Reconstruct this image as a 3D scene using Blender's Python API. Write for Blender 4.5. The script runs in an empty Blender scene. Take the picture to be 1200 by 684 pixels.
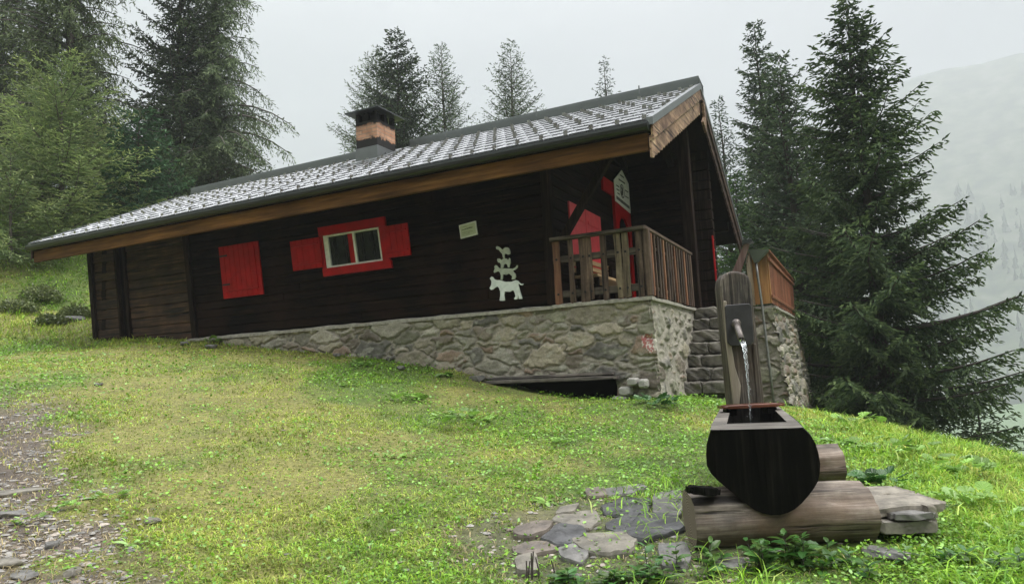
import bpy, math, random
import numpy as np
from mathutils import Vector, Matrix
rng = np.random.default_rng(7)
random.seed(7)
scene = bpy.context.scene
COL = scene.collection

# ------------------------------------------------------------------ camera
F, IW, IH = 833.0, 1200.0, 684.0
PITCH = math.atan(90.5 / F); ROLL = math.atan(0.0514)
cp, sp, cr, sr = math.cos(PITCH), math.sin(PITCH), math.cos(ROLL), math.sin(ROLL)
R0 = Vector((1, 0, 0)); U0 = Vector((0, -sp, cp)); FW = Vector((0, cp, sp))
CX = cr * R0 - sr * U0; CY = sr * R0 + cr * U0; CZ = -FW
cam_d = bpy.data.cameras.new('camera'); cam = bpy.data.objects.new('camera', cam_d); COL.objects.link(cam)
M = Matrix.Identity(4)
for i, v in enumerate((CX, CY, CZ)):
    for j in range(3): M[j][i] = v[j]
cam.matrix_world = M
cam_d.sensor_width = 36; cam_d.lens = 36 * F / IW
cam_d.clip_start = 0.05; cam_d.clip_end = 6000
scene.camera = cam

# ------------------------------------------------------------------ light
HAZE = .00105
SUN_EL, SUN_AZ = math.radians(52), math.radians(115)     # azimuth clockwise from +Y
world = bpy.data.worlds.new('World'); scene.world = world; world.use_nodes = True
wn = world.node_tree; wn.nodes.clear()
def WN(t, **k):
    n = wn.nodes.new(t)
    for a, b in k.items(): setattr(n, a, b)
    return n
wl = wn.links.new
sky = WN('ShaderNodeTexSky', sky_type='NISHITA'); sky.sun_disc = False
sky.sun_elevation = SUN_EL; sky.sun_rotation = SUN_AZ; sky.dust_density = 4
bg1 = WN('ShaderNodeBackground'); bg1.inputs[1].default_value = 0.05
wl(sky.outputs[0], bg1.inputs[0])
# overcast cloud deck: CIE overcast brightening to the zenith, soft cloud mottling
tc = WN('ShaderNodeTexCoord'); sep = WN('ShaderNodeSeparateXYZ'); wl(tc.outputs['Generated'], sep.inputs[0])
mx = WN('ShaderNodeMath', operation='MAXIMUM'); wl(sep.outputs[2], mx.inputs[0]); mx.inputs[1].default_value = 0
pw = WN('ShaderNodeMath', operation='POWER'); wl(mx.outputs[0], pw.inputs[0]); pw.inputs[1].default_value = 4
ma = WN('ShaderNodeMath', operation='MULTIPLY_ADD'); wl(pw.outputs[0], ma.inputs[0]); ma.inputs[1].default_value = 40; ma.inputs[2].default_value = 1.0
mp = WN('ShaderNodeMapping'); wl(tc.outputs['Generated'], mp.inputs[0]); mp.inputs['Scale'].default_value = (1.0, 1.0, 2.6); mp.inputs['Rotation'].default_value = (0.2, 0.35, 0.5)
nz = WN('ShaderNodeTexNoise'); wl(mp.outputs[0], nz.inputs[0]); nz.inputs['Scale'].default_value = 2.1; nz.inputs['Detail'].default_value = 5; nz.inputs['Roughness'].default_value = 0.5
rp = WN('ShaderNodeValToRGB'); wl(nz.outputs[0], rp.inputs[0])
rp.color_ramp.elements[0].position = 0.34; rp.color_ramp.elements[0].color = (0.70, 0.715, 0.75, 1)
rp.color_ramp.elements[1].position = 0.66; rp.color_ramp.elements[1].color = (1.0, 1.0, 1.02, 1)
bg2 = WN('ShaderNodeBackground'); wl(rp.outputs[0], bg2.inputs[0])
mb_ = WN('ShaderNodeMath', operation='MULTIPLY'); wl(ma.outputs[0], mb_.inputs[0]); mb_.inputs[1].default_value = 0.175
wl(mb_.outputs[0], bg2.inputs[1])
ad = WN('ShaderNodeMixShader'); ad.inputs[0].default_value = .85; wl(bg1.outputs[0], ad.inputs[1]); wl(bg2.outputs[0], ad.inputs[2])
wo = WN('ShaderNodeOutputWorld'); wl(ad.outputs[0], wo.inputs[0])

sun_d = bpy.data.lights.new('sun', 'SUN'); sun_d.energy = 2.0; sun_d.angle = math.radians(14); sun_d.color = (1.0, 0.97, 0.92)
sun = bpy.data.objects.new('sun', sun_d); COL.objects.link(sun)
sd = Vector((math.sin(SUN_AZ) * math.cos(SUN_EL), math.cos(SUN_AZ) * math.cos(SUN_EL), math.sin(SUN_EL)))
sun.rotation_euler = sd.to_track_quat('Z', 'Y').to_euler()
sun.location = (0, 0, 60)
scene.view_settings.view_transform = 'Standard'; scene.view_settings.look = 'None'
scene.view_settings.gamma = 1; scene.view_settings.exposure = 0.84
scene.view_settings.use_curve_mapping = False
scene.cycles.use_denoising = True
scene.cycles.volume_bounces = 2
scene.cycles.max_bounces = 6
scene.cycles.diffuse_bounces = 3; scene.cycles.glossy_bounces = 2
scene.cycles.use_adaptive_sampling = True

# ------------------------------------------------------------------ measuring helpers
def ray(px, py):
    a = (px - IW / 2) / F; b = -(py - IH / 2) / F
    v = CX * a + CY * b + FW
    return np.array(v)
def at(px, py, dist):
    r = ray(px, py); return r / r[1] * dist
HA = math.radians(25.7)
HX = np.array([math.cos(HA), -math.sin(HA), 0]); HY = np.array([math.sin(HA), math.cos(HA), 0]); HZ = np.array([0, 0, 1.])
HC = ray(760, 348) * 9.6                                   # top of the stone corner
def H(x, y, z): return HC + HX * x + HY * y + HZ * z
def toh(p): d = np.asarray(p) - HC; return (float(d @ HX), float(d @ HY), float(d @ HZ))
def onY(px, py, y=0.): r = ray(px, py); return toh(r * ((y + HC @ HY) / (r @ HY)))
def onX(px, py, x=0.): r = ray(px, py); return toh(r * ((x + HC @ HX) / (r @ HX)))

# ------------------------------------------------------------------ numpy noise
def _h(ix, iy, s):
    n = (ix.astype(np.int64) * 374761393 + iy.astype(np.int64) * 668265263 + s * 974711) & 0xffffffff
    n = ((n ^ (n >> 13)) * 1274126177) & 0xffffffff
    return ((n ^ (n >> 16)) & 0xffff) / 65535.0
def vn(x, y, s=0):
    x = np.asarray(x, float); y = np.asarray(y, float)
    ix = np.floor(x); iy = np.floor(y); fx = x - ix; fy = y - iy
    fx = fx * fx * (3 - 2 * fx); fy = fy * fy * (3 - 2 * fy)
    a = _h(ix, iy, s); b = _h(ix + 1, iy, s); c = _h(ix, iy + 1, s); d = _h(ix + 1, iy + 1, s)
    return (a * (1 - fx) + b * fx) * (1 - fy) + (c * (1 - fx) + d * fx) * fy
def fbm(x, y, s=0, o=4):
    t = 0; a = 0.5; n = 0
    for k in range(o):
        t = t + a * vn(np.asarray(x) * 2**k, np.asarray(y) * 2**k, s + k * 7); n += a; a *= 0.5
    return t / n
def sst(a, b, x):
    t = np.clip((x - a) / (b - a), 0, 1); return t * t * (3 - 2 * t)

# ------------------------------------------------------------------ object helpers
def tag(o, label=None, cat=None, group=None, kind=None):
    if label: o['label'] = label
    if cat: o['category'] = cat
    if group: o['group'] = group
    if kind: o['kind'] = kind
    return o
def empty(name, loc, rz=0.0, rot=None):
    o = bpy.data.objects.new(name, None); COL.objects.link(o); o.empty_display_size = 0.2
    o.location = Vector([float(c) for c in loc]); o.rotation_euler = rot or (0, 0, rz); return o
class MB:
    def __init__(s): s.v = []; s.f = []
    def add(s, vs, fs):
        n = len(s.v); s.v += [tuple(float(c) for c in p) for p in vs]; s.f += [tuple(n + i for i in f) for f in fs]; return s
    def box(s, x0, x1, y0, y1, z0, z1):
        return s.add([(x, y, z) for x in (x0, x1) for y in (y0, y1) for z in (z0, z1)],
                     [(0, 1, 3, 2), (4, 6, 7, 5), (0, 4, 5, 1), (2, 3, 7, 6), (0, 2, 6, 4), (1, 5, 7, 3)])
    def bar(s, p, q, w, h, up=(0, 0, 1)):
        p = Vector(p); q = Vector(q); d = (q - p).normalized(); u = Vector(up); r = d.cross(u)
        if r.length < 1e-4: r = d.cross(Vector((0, 1, 0)))
        r.normalize(); u = r.cross(d)
        vs = [c + r * a * w / 2 + u * b * h / 2 for c in (p, q) for a in (-1, 1) for b in (-1, 1)]
        return s.add(vs, [(0, 1, 3, 2), (4, 6, 7, 5), (0, 4, 5, 1), (2, 3, 7, 6), (0, 2, 6, 4), (1, 5, 7, 3)])
    def tube(s, pts, rad, n=10, caps=True):
        pts = [Vector(p) for p in pts]; rings = []; m = len(pts)
        if not hasattr(rad, '__len__'): rad = [rad] * m
        ref = Vector((0.13, 0.27, 1)) if abs((pts[-1] - pts[0]).normalized().z) < .9 else Vector((1, .2, 0))
        vs = []
        for i, p in enumerate(pts):
            d = (pts[min(i + 1, m - 1)] - pts[max(i - 1, 0)]).normalized(); a = d.cross(ref).normalized(); b = d.cross(a)
            vs += [p + (a * math.cos(t) + b * math.sin(t)) * rad[i] for t in [2 * math.pi * k / n for k in range(n)]]
        fs = [(i * n + k, i * n + (k + 1) % n, (i + 1) * n + (k + 1) % n, (i + 1) * n + k) for i in range(m - 1) for k in range(n)]
        if caps: fs += [tuple(range(n))[::-1], tuple((m - 1) * n + k for k in range(n))]
        return s.add(vs, fs)
    def prism(s, poly, ax, a0, a1):                       # polygon in the two other axes, extruded along axis ax
        def mk(p, c):
            l = list(p); l.insert(ax, c); return l
        n = len(poly); vs = [mk(p, a0) for p in poly] + [mk(p, a1) for p in poly]
        return s.add(vs, [tuple(range(n)), tuple(range(2 * n - 1, n - 1, -1))] + [(i, (i + 1) % n, n + (i + 1) % n, n + i)[::-1] for i in range(n)])
    def fn(s, f): s.v = [tuple(f(*p)) for p in s.v]; return s
    def build(s, name, mat, parent=None, loc=(0, 0, 0), bevel=0, smooth=False, sub=0, col=None):
        me = bpy.data.meshes.new(name); me.from_pydata(s.v, [], s.f); me.update()
        import bmesh
        bm = bmesh.new(); bm.from_mesh(me); bmesh.ops.recalc_face_normals(bm, faces=bm.faces); bm.to_mesh(me); bm.free()
        if mat: me.materials.append(mat)
        if smooth: me.shade_smooth()
        o = bpy.data.objects.new(name, me); COL.objects.link(o); o.location = loc
        if parent: o.parent = parent
        if bevel:
            b = o.modifiers.new('bevel', 'BEVEL'); b.width = bevel; b.segments = 1; b.limit_method = 'ANGLE'
        return o
def np_mesh(name, V, Fq, mat, parent=None, cols=None, smooth=False, nper=4):
    me = bpy.data.meshes.new(name); V = np.ascontiguousarray(V, np.float32); Fq = np.ascontiguousarray(Fq, np.int32)
    me.vertices.add(len(V)); me.vertices.foreach_set('co', V.ravel())
    nf = len(Fq); k = Fq.shape[1]
    me.loops.add(nf * k); me.loops.foreach_set('vertex_index', Fq.ravel())
    me.polygons.add(nf); me.polygons.foreach_set('loop_start', np.arange(0, nf * k, k, dtype=np.int32))
    try: me.polygons.foreach_set('loop_total', np.full(nf, k, np.int32))
    except Exception: pass
    me.update(calc_edges=True)
    if cols is not None:
        a = me.color_attributes.new('Col', 'FLOAT_COLOR', 'POINT')
        c4 = np.ones((len(V), 4), np.float32); c4[:, :3] = cols; a.data.foreach_set('color', c4.ravel())
    me.materials.append(mat)
    if smooth: me.shade_smooth()
    o = bpy.data.objects.new(name, me); COL.objects.link(o)
    if parent: o.parent = parent
    return o
def grid_faces(nx, ny):
    i = np.arange(nx - 1)[:, None] * ny + np.arange(ny - 1)[None, :]
    return np.stack([i, i + ny, i + ny + 1, i + 1], -1).reshape(-1, 4)

# ------------------------------------------------------------------ materials
def mat(name): 
    m = bpy.data.materials.new(name); m.use_nodes = True; nt = m.node_tree
    return m, nt, nt.nodes['Principled BSDF'], nt.nodes['Material Output']
def N(nt, t, **k):
    n = nt.nodes.new(t)
    for a, b in k.items(): setattr(n, a, b)
    return n
def c4(c): return (c[0], c[1], c[2], 1)
def noise_node(nt, scale, detail=4, vec=None, rough=.55, stretch=None):
    t = N(nt, 'ShaderNodeTexCoord'); n = N(nt, 'ShaderNodeTexNoise'); n.inputs['Scale'].default_value = scale
    n.inputs['Detail'].default_value = detail; n.inputs['Roughness'].default_value = rough
    if stretch:
        m = N(nt, 'ShaderNodeMapping'); m.inputs['Scale'].default_value = stretch
        nt.links.new(t.outputs['Object'], m.inputs[0]); nt.links.new(m.outputs[0], n.inputs[0])
    else: nt.links.new(t.outputs['Object'], n.inputs[0])
    return n
def ramp(nt, src, stops):
    r = N(nt, 'ShaderNodeValToRGB'); nt.links.new(src, r.inputs[0]); e = r.color_ramp.elements
    e[0].position, e[0].color = stops[0][0], c4(stops[0][1]); e[1].position, e[1].color = stops[-1][0], c4(stops[-1][1])
    for p, c in stops[1:-1]:
        k = e.new(p); k.color = c4(c)
    return r
def mixc(nt, fac, a, b, mode='MIX'):
    m = N(nt, 'ShaderNodeMix', data_type='RGBA', blend_type=mode)
    for s, i in ((fac, 0), (a, 6), (b, 7)):
        if isinstance(s, (int, float)): m.inputs[i].default_value = s
        elif isinstance(s, tuple): m.inputs[i].default_value = c4(s)
        else: nt.links.new(s, m.inputs[i])
    return m.outputs[2]
def bump(nt, b, src, strength=.4, dist=.01):
    n = N(nt, 'ShaderNodeBump'); n.inputs['Strength'].default_value = strength; n.inputs['Distance'].default_value = dist
    nt.links.new(src, n.inputs['Height']); nt.links.new(n.outputs[0], b.inputs['Normal']); return n
def wood(name, dark, mid, light, axis='x', rough=.75, scale=1.0, blot=None, spec=.35, cracks=0):
    m, nt, b, o = mat(name)
    st = {'x': (1.2, 22, 22), 'y': (22, 1.2, 22), 'z': (22, 22, 1.2)}[axis]; st = tuple(s * scale for s in st)
    g = noise_node(nt, 1.6, 6, stretch=st, rough=.65); g2 = noise_node(nt, 2.2, 5, stretch=tuple(.3 + s * .08 for s in st))
    c = ramp(nt, g.outputs[0], [(.28, dark), (.5, mid), (.72, light)])
    k = ramp(nt, g2.outputs[0], [(.3, (.45, .45, .45)), (.7, (1.3, 1.25, 1.2))])
    col = mixc(nt, 1.0, c.outputs[0], k.outputs[0], 'MULTIPLY')
    if blot:
        g3 = noise_node(nt, 1.1, 5, rough=.6); r3 = ramp(nt, g3.outputs[0], [(.45, (0, 0, 0)), (.62, (1, 1, 1))])
        col = mixc(nt, r3.outputs[0], col, blot)
    hsrc = g.outputs[0]
    if cracks:                                             # drying checks and saw marks along the grain
        cs = {'x': (1.6, 34, 34), 'y': (34, 1.6, 34), 'z': (34, 34, 1.6)}[axis]
        g4 = noise_node(nt, 1.0, 3, stretch=tuple(k_ * cracks for k_ in cs), rough=.5); r4 = ramp(nt, g4.outputs[0], [(.37, (.16, .15, .14)), (.43, (1, 1, 1))])
        col = mixc(nt, 1.0, col, r4.outputs[0], 'MULTIPLY'); mh_ = N(nt, 'ShaderNodeMath', operation='MULTIPLY_ADD'); nt.links.new(r4.outputs[0], mh_.inputs[0]); mh_.inputs[1].default_value = 1.2; nt.links.new(g.outputs[0], mh_.inputs[2]); hsrc = mh_.outputs[0]
        g5 = noise_node(nt, 5, 6, rough=.7); r5 = ramp(nt, g5.outputs[0], [(.35, (.62, .6, .58)), (.62, (1.15, 1.15, 1.15))]); col = mixc(nt, 1.0, col, r5.outputs[0], 'MULTIPLY')
    nt.links.new(col, b.inputs['Base Color']); b.inputs['Roughness'].default_value = rough; b.inputs['Specular IOR Level'].default_value = spec
    bump(nt, b, hsrc, .6, .006); return m
def plain(name, c, rough=.6, metal=0, var=.25, scale=6, bmp=.15, spec=.5):
    m, nt, b, o = mat(name)
    g = noise_node(nt, scale, 6, rough=.65)
    r = ramp(nt, g.outputs[0], [(.3, tuple(x * (1 - var) for x in c)), (.7, tuple(x * (1 + var) for x in c))])
    nt.links.new(r.outputs[0], b.inputs['Base Color']); b.inputs['Roughness'].default_value = rough; b.inputs['Metallic'].default_value = metal
    b.inputs['Specular IOR Level'].default_value = spec
    if bmp: bump(nt, b, g.outputs[0], bmp, .004)
    return m
def vcol(name, rough=.85, scale=60, var=.35, bmp=.5, dist=.004, spec=.4, trans=0):
    m, nt, b, o = mat(name)
    a = N(nt, 'ShaderNodeAttribute', attribute_name='Col'); g = noise_node(nt, scale, 6, rough=.7)
    r = ramp(nt, g.outputs[0], [(.25, (1 - var,) * 3), (.75, (1 + var,) * 3)])
    col = mixc(nt, 1.0, a.outputs[0], r.outputs[0], 'MULTIPLY') if var else a.outputs[0]
    nt.links.new(col, b.inputs['Base Color']); b.inputs['Roughness'].default_value = rough; b.inputs['Specular IOR Level'].default_value = spec
    if bmp: bump(nt, b, g.outputs[0], bmp, dist)
    if trans:
        t = N(nt, 'ShaderNodeBsdfTranslucent'); nt.links.new(col, t.inputs[0]); mx = N(nt, 'ShaderNodeMixShader'); mx.inputs[0].default_value = trans
        nt.links.new(b.outputs[0], mx.inputs[1]); nt.links.new(t.outputs[0], mx.inputs[2]); nt.links.new(mx.outputs[0], o.inputs[0])
    return m
MT = {}
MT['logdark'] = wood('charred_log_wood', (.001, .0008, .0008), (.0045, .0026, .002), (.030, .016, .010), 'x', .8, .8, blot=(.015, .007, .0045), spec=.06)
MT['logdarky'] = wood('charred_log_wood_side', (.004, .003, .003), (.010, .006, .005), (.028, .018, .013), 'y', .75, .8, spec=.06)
MT['logbrown'] = wood('old_brown_planks', (.012, .006, .004), (.05, .025, .014), (.12, .065, .036), 'x', .8, .8, cracks=0.8)
MT['darkwood'] = wood('dark_roof_timber', (.006, .004, .003), (.012, .008, .006), (.022, .015, .011), 'y', .8, spec=.06)
MT['postwood'] = wood('dark_post_timber', (.006, .004, .003), (.016, .010, .008), (.045, .030, .022), 'z', .8, spec=.06)
MT['fascia'] = wood('brown_fascia_timber', (.045, .019, .005), (.13, .060, .016), (.24, .12, .036), 'x', .7, .5, spec=.15)
MT['rake'] = wood('weathered_barge_board', (.12, .06, .035), (.36, .235, .155), (.55, .40, .27), 'y', .7, .6, blot=(.12, .065, .045), cracks=0.8)
MT['rakedark'] = wood('dark_barge_board', (.02, .012, .01), (.06, .035, .028), (.14, .09, .07), 'y', .6, .6)
MT['picket'] = wood('weathered_picket_wood', (.03, .017, .012), (.085, .055, .04), (.20, .145, .105), 'z', .75, .7, cracks=0.8)
MT['picketlight'] = wood('pale_picket_wood', (.06, .042, .025), (.17, .13, .085), (.32, .26, .18), 'z', .75, .7, cracks=0.8)
MT['picketred'] = wood('reddish_picket_wood', (.09, .035, .02), (.20, .09, .05), (.34, .19, .11), 'z', .7, .7)
MT['railwood'] = wood('grey_rail_wood', (.03, .022, .018), (.075, .06, .048), (.15, .125, .10), 'x', .75, .7, cracks=0.8)
MT['railwoody'] = wood('grey_rail_wood_side', (.05, .03, .022), (.12, .08, .06), (.22, .17, .13), 'y', .7, .7)
MT['panel'] = wood('new_orange_timber', (.24, .11, .04), (.38, .19, .075), (.50, .28, .12), 'z', .5, .4)
MT['slatred'] = wood('red_brown_slats', (.12, .04, .022), (.26, .10, .055), (.38, .18, .11), 'z', .5, .5)
MT['stairboard'] = wood('wet_purple_brown_board', (.12, .07, .065), (.22, .14, .13), (.32, .22, .20), 'z', .25, .5)
MT['benchslat'] = wood('pale_bench_slats', (.30, .19, .10), (.45, .31, .17), (.6, .45, .27), 'y', .6, .5)
MT['greyplank'] = wood('grey_weathered_plank', (.05, .045, .04), (.12, .11, .10), (.22, .20, .18), 'x', .7, .7, cracks=0.8)
MT['troughpost'] = wood('grey_fountain_post', (.018, .014, .011), (.075, .064, .053), (.22, .195, .165), 'z', .65, 1.5, blot=(.055, .032, .018), cracks=0.8)
MT['troughtop'] = wood('wet_grey_trough_rim', (.09, .08, .07), (.22, .21, .19), (.37, .355, .33), 'x', .35, .5, cracks=0.8)
MT['troughblack'] = wood('black_wet_trough_wood', (.0012, .0012, .0012), (.004, .0038, .0035), (.018, .016, .014), 'z', .55, .9, spec=.06, cracks=.5)
MT['board'] = wood('wet_red_brown_board', (.03, .012, .007), (.09, .03, .016), (.16, .06, .035), 'x', .25, .5)
MT['log'] = wood('weathered_bare_log', (.04, .031, .025), (.17, .145, .12), (.38, .34, .29), 'x', .7, 1.3, blot=(.13, .088, .058), cracks=0.55)
MT['red'] = plain('red_shutter_paint', (.33, .004, .005), .55, 0, .28, 5, .25, .15)
MT['redpink'] = plain('skylit_red_paint', (.62, .05, .06), .5, 0, .12, 8, .1)  # pinkish red with the open-sky brightness put into the colour
MT['white'] = plain('white_window_paint', (.62, .62, .58), .5)
MT['cutout'] = plain('pale_cutout_paint', (.66, .70, .67), .6, 0, .2, 12)
MT['cutout2'] = plain('pale_green_grey_cutout_paint', (.36, .39, .31), .6, 0, .25, 14)
MT['notice'] = plain('notice_paper', (.42, .45, .30), .4, 0, .1, 20)
MT['ink'] = plain('dark_print', (.04, .04, .035), .6, bmp=0)
MT['signwhite'] = plain('white_sign_paint', (.72, .70, .66), .5, 0, .08)
MT['metal'] = plain('grey_sheet_metal', (.16, .17, .17), .4, .5, .12, 3, .05)
MT['ridgemetal'] = plain('grey_green_ridge_metal', (.115, .13, .125), .5, .0, .1, 2, .05)
MT['gutter'] = plain('dark_green_gutter_metal', (.018, .022, .020), .35, .2, .2, 4, .05)
MT['capmetal'] = plain('dark_chimney_cap_metal', (.05, .055, .055), .3, .4, .2, 4)
MT['soot'] = plain('sooty_chimney_throat', (.006, .006, .006), .9)
MT['pipe'] = plain('worn_pipe_metal', (.20, .20, .19), .4, .5, .3, 10)
MT['spout'] = plain('rusty_wet_spout', (.10, .085, .075), .35, .3, .5, 25, .3)
MT['plate'] = plain('dark_fountain_plate', (.035, .033, .034), .35, .3, .3, 10)
MT['concrete'] = plain('pale_concrete', (.30, .29, .26), .9, 0, .2, 14, .4)
MT['iron'] = plain('black_iron', (.01, .01, .01), .5, .5)
MT['curtain'] = plain('dull_lace_curtain', (.16, .18, .15), .9, 0, .5, 40, .3)
MT['black'] = plain('unlit_interior_black', (.003, .003, .003), 1, 0, .1, spec=0)  # flat black that paints the shade inside hollows and openings
MT['stone'] = vcol('rubble_masonry', .85, 45, .38, .7, .006)
MT['step'] = plain('mossy_step_stone', (.115, .105, .085), .75, 0, .75, 7, .8)
MT['cement'] = plain('pale_cement_ledge', (.30, .28, .24), .85, 0, .4, 14, .6)
MT['rock'] = plain('grey_rock', (.125, .12, .11), .55, 0, .55, 9, .8)
MT['rockwarm'] = plain('warm_grey_rock', (.15, .137, .11), .6, 0, .5, 9, .8)
MT['slabwarm'] = plain('warm_split_slab', (.19, .17, .135), .7, 0, .5, 11, .9)
MT['rockdark'] = plain('wet_dark_slate', (.06, .06, .06), .45, 0, .5, 9, .6)
MT['rockbrown'] = plain('brown_flat_rock', (.12, .10, .08), .55, 0, .5, 9, .7)
# roof: wet dark metal mirrors the bright sky
m, nt, b, o = mat('wet_metal_tiles'); g = noise_node(nt, 9, 5); g1 = noise_node(nt, 120, 3)
r = ramp(nt, g.outputs[0], [(.3, (.25, .255, .26)), (.7, (.42, .425, .43))]); nt.links.new(r.outputs[0], b.inputs['Base Color'])
r2 = ramp(nt, g.outputs[0], [(.35, (.26,) * 3), (.65, (.44,) * 3)]); nt.links.new(r2.outputs[0], b.inputs['Roughness'])
b.inputs['Metallic'].default_value = .85; b.inputs['Coat Weight'].default_value = .2; b.inputs['Coat Roughness'].default_value = .12
bump(nt, b, g1.outputs[0], .12, .002); MT['tile'] = m
# glass
m, nt, b, o = mat('window_glass'); b.inputs['Base Color'].default_value = (.02, .03, .025, 1); b.inputs['Roughness'].default_value = .05
b.inputs['Transmission Weight'].default_value = .85; b.inputs['IOR'].default_value = 1.3; MT['glass'] = m
# brick
m, nt, b, o = mat('chimney_brick'); t = N(nt, 'ShaderNodeTexCoord'); mpn = N(nt, 'ShaderNodeMapping'); mpn.inputs['Rotation'].default_value = (math.radians(90), 0, 0)
mpn.inputs['Location'].default_value = (.03, .02, .01)
sxyz = N(nt, 'ShaderNodeSeparateXYZ'); nt.links.new(t.outputs['Object'], sxyz.inputs[0]); add = N(nt, 'ShaderNodeMath', operation='ADD'); nt.links.new(sxyz.outputs[0], add.inputs[0]); nt.links.new(sxyz.outputs[1], add.inputs[1])
cb = N(nt, 'ShaderNodeCombineXYZ'); nt.links.new(add.outputs[0], cb.inputs[0]); nt.links.new(sxyz.outputs[2], cb.inputs[1])
bk = N(nt, 'ShaderNodeTexBrick'); nt.links.new(cb.outputs[0], bk.inputs[0]); bk.inputs['Scale'].default_value = 1; bk.inputs['Brick Width'].default_value = .25; bk.inputs['Row Height'].default_value = .075
bk.inputs['Mortar Size'].default_value = .008; bk.inputs['Color1'].default_value = (.42, .21, .12, 1); bk.inputs['Color2'].default_value = (.55, .32, .20, 1); bk.inputs['Mortar'].default_value = (.30, .22, .16, 1)
g = noise_node(nt, 7, 5); gr = ramp(nt, g.outputs[0], [(.3, (.65, .65, .65)), (.7, (1.2, 1.2, 1.2))])
# soot that has run down below the throat and tar band above the flashing: stains with their own edge
mh = N(nt, 'ShaderNodeMath', operation='MULTIPLY_ADD'); nt.links.new(g.outputs[0], mh.inputs[0]); mh.inputs[1].default_value = .22; nt.links.new(sxyz.outputs[2], mh.inputs[2])
sr_ = ramp(nt, mh.outputs[0], [(.0, (1, 1, 1)), (1, (0, 0, 0))])
mr = N(nt, 'ShaderNodeMapRange'); nt.links.new(mh.outputs[0], mr.inputs[0]); mr.inputs[1].default_value = 4.235; mr.inputs[2].default_value = 4.285
mr2 = N(nt, 'ShaderNodeMapRange'); nt.links.new(mh.outputs[0], mr2.inputs[0]); mr2.inputs[1].default_value = 3.99; mr2.inputs[2].default_value = 3.96
mm = N(nt, 'ShaderNodeMath', operation='MAXIMUM'); nt.links.new(mr.outputs[0], mm.inputs[0]); nt.links.new(mr2.outputs[0], mm.inputs[1])
c = mixc(nt, 1.0, bk.outputs[0], gr.outputs[0], 'MULTIPLY'); c = mixc(nt, mm.outputs[0], c, (.012, .011, .01)); nt.links.new(c, b.inputs['Base Color'])
b.inputs['Roughness'].default_value = .9; bump(nt, b, bk.outputs['Fac'], -.4, .006); MT['brick'] = m
MT['_brickramps'] = (mr, mr2)
# foliage
def foliage(name, rough=.6, trans=.25, spec=.35): return vcol(name, rough, 3, .0, 0, spec=spec, trans=trans)
MT['needles'] = foliage('conifer_needles', .65, .12, .3)
MT['grass'] = foliage('grass_blades', .5, .35, .35)
MT['leaf'] = foliage('broad_leaves', .4, .3, .5)
MT['bark'] = plain('conifer_bark', (.055, .045, .038), .9, 0, .5, 20, .8)
MT['barkgrey'] = plain('grey_larch_bark', (.10, .088, .075), .9, 0, .5, 20, .8)
# water
m, nt, b, o = mat('clear_water'); b.inputs['Base Color'].default_value = (.9, .95, .95, 1); b.inputs['Roughness'].default_value = .05; b.inputs['Transmission Weight'].default_value = 1; b.inputs['IOR'].default_value = 1.33
MT['jet'] = m
m, nt, b, o = mat('dark_trough_water'); b.inputs['Base Color'].default_value = (.006, .007, .006, 1); b.inputs['Roughness'].default_value = .05
g = noise_node(nt, 14, 3); bump(nt, b, g.outputs[0], .35, .01); MT['water'] = m

# ------------------------------------------------------------------ terrain
CP = []
def cpt(p): CP.append([float(c) for c in p])
for p in [(0, 0, -1.55), (-2, 1, -1.42), (2, 1, -1.62), (-2.5, 3.5, -.92), (0, 3.74, -1.13), (1.4, 4.0, -1.07), (1.6, 5.4, -.93), (3.3, 4.2, -1.2), (.6, 5, -.97), (0, 7, -.72),
          (-4.7, 6.5, -.28), (5, 5, -1.75), (4.9, 8.6, -1.12), (5.9, 7.8, -1.52), (7.6, 8, -2.5), (6.5, 11, -2.2), (9.8, 18, -3.4), (8, 14, -3.2),
          (10, 5, -4.2), (-7, 2, -.5), (-10, 9, .55), (3.4, 7.5, -.83), (2.4, 8.4, -.66),
          (-11, 17.5, 2.1), (-13, 18, 3.0), (-16, 23, 5.6), (-12, 22, 4.9), (-20, 30, 9), (-25, 15, 4.5), (-20, 2, 0.5), (-8, 31, 5), (0, 30, 3), (6, 30, 0), (14, 30, -5), (20, 18, -9),
          (0, 45, 5), (30, 35, -14), (-30, 50, 18), (20, 50, -8), (20, 5, -9), (0, -15, -3.5), (-20, -10, 0), (15, -12, -7)]: cpt(p)
for X_, Z_ in [(-11.6, .10), (-8.7, -.06), (-7.35, -.21), (-6.16, -.38), (-4.72, -.57), (-3.58, -.76), (-2.97, -.88), (-2.42, -1.03), (-1.6, -1.24), (-.8, -1.35), (.07, -1.40)]: cpt(H(X_, -.1, Z_))
for q in [(.4, 1.3, -1.42), (.9, 3.0, -1.7), (1.2, 3.9, -2.0), (1.3, 9, -2.5), (2.4, 3.5, -2.15), (-11.9, 2.5, 1.0), (-6, 7, .4), (-2, 8, -.6), (.6, -.8, -1.4), (-12.8, -.1, .35), (-13.5, 4, 1.6)]: cpt(H(*q))
CP = np.array(CP)
def _tps_fit(P, lam=.02):
    n = len(P); d = np.hypot(P[:, None, 0] - P[None, :, 0], P[:, None, 1] - P[None, :, 1])
    K = np.where(d > 0, d * d * np.log(d + 1e-12), 0) + lam * np.eye(n); Q = np.c_[np.ones(n), P[:, :2]]
    A = np.zeros((n + 3, n + 3)); A[:n, :n] = K; A[:n, n:] = Q; A[n:, :n] = Q.T
    return np.linalg.solve(A, np.r_[P[:, 2], 0, 0, 0])
_W = _tps_fit(CP)
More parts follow.
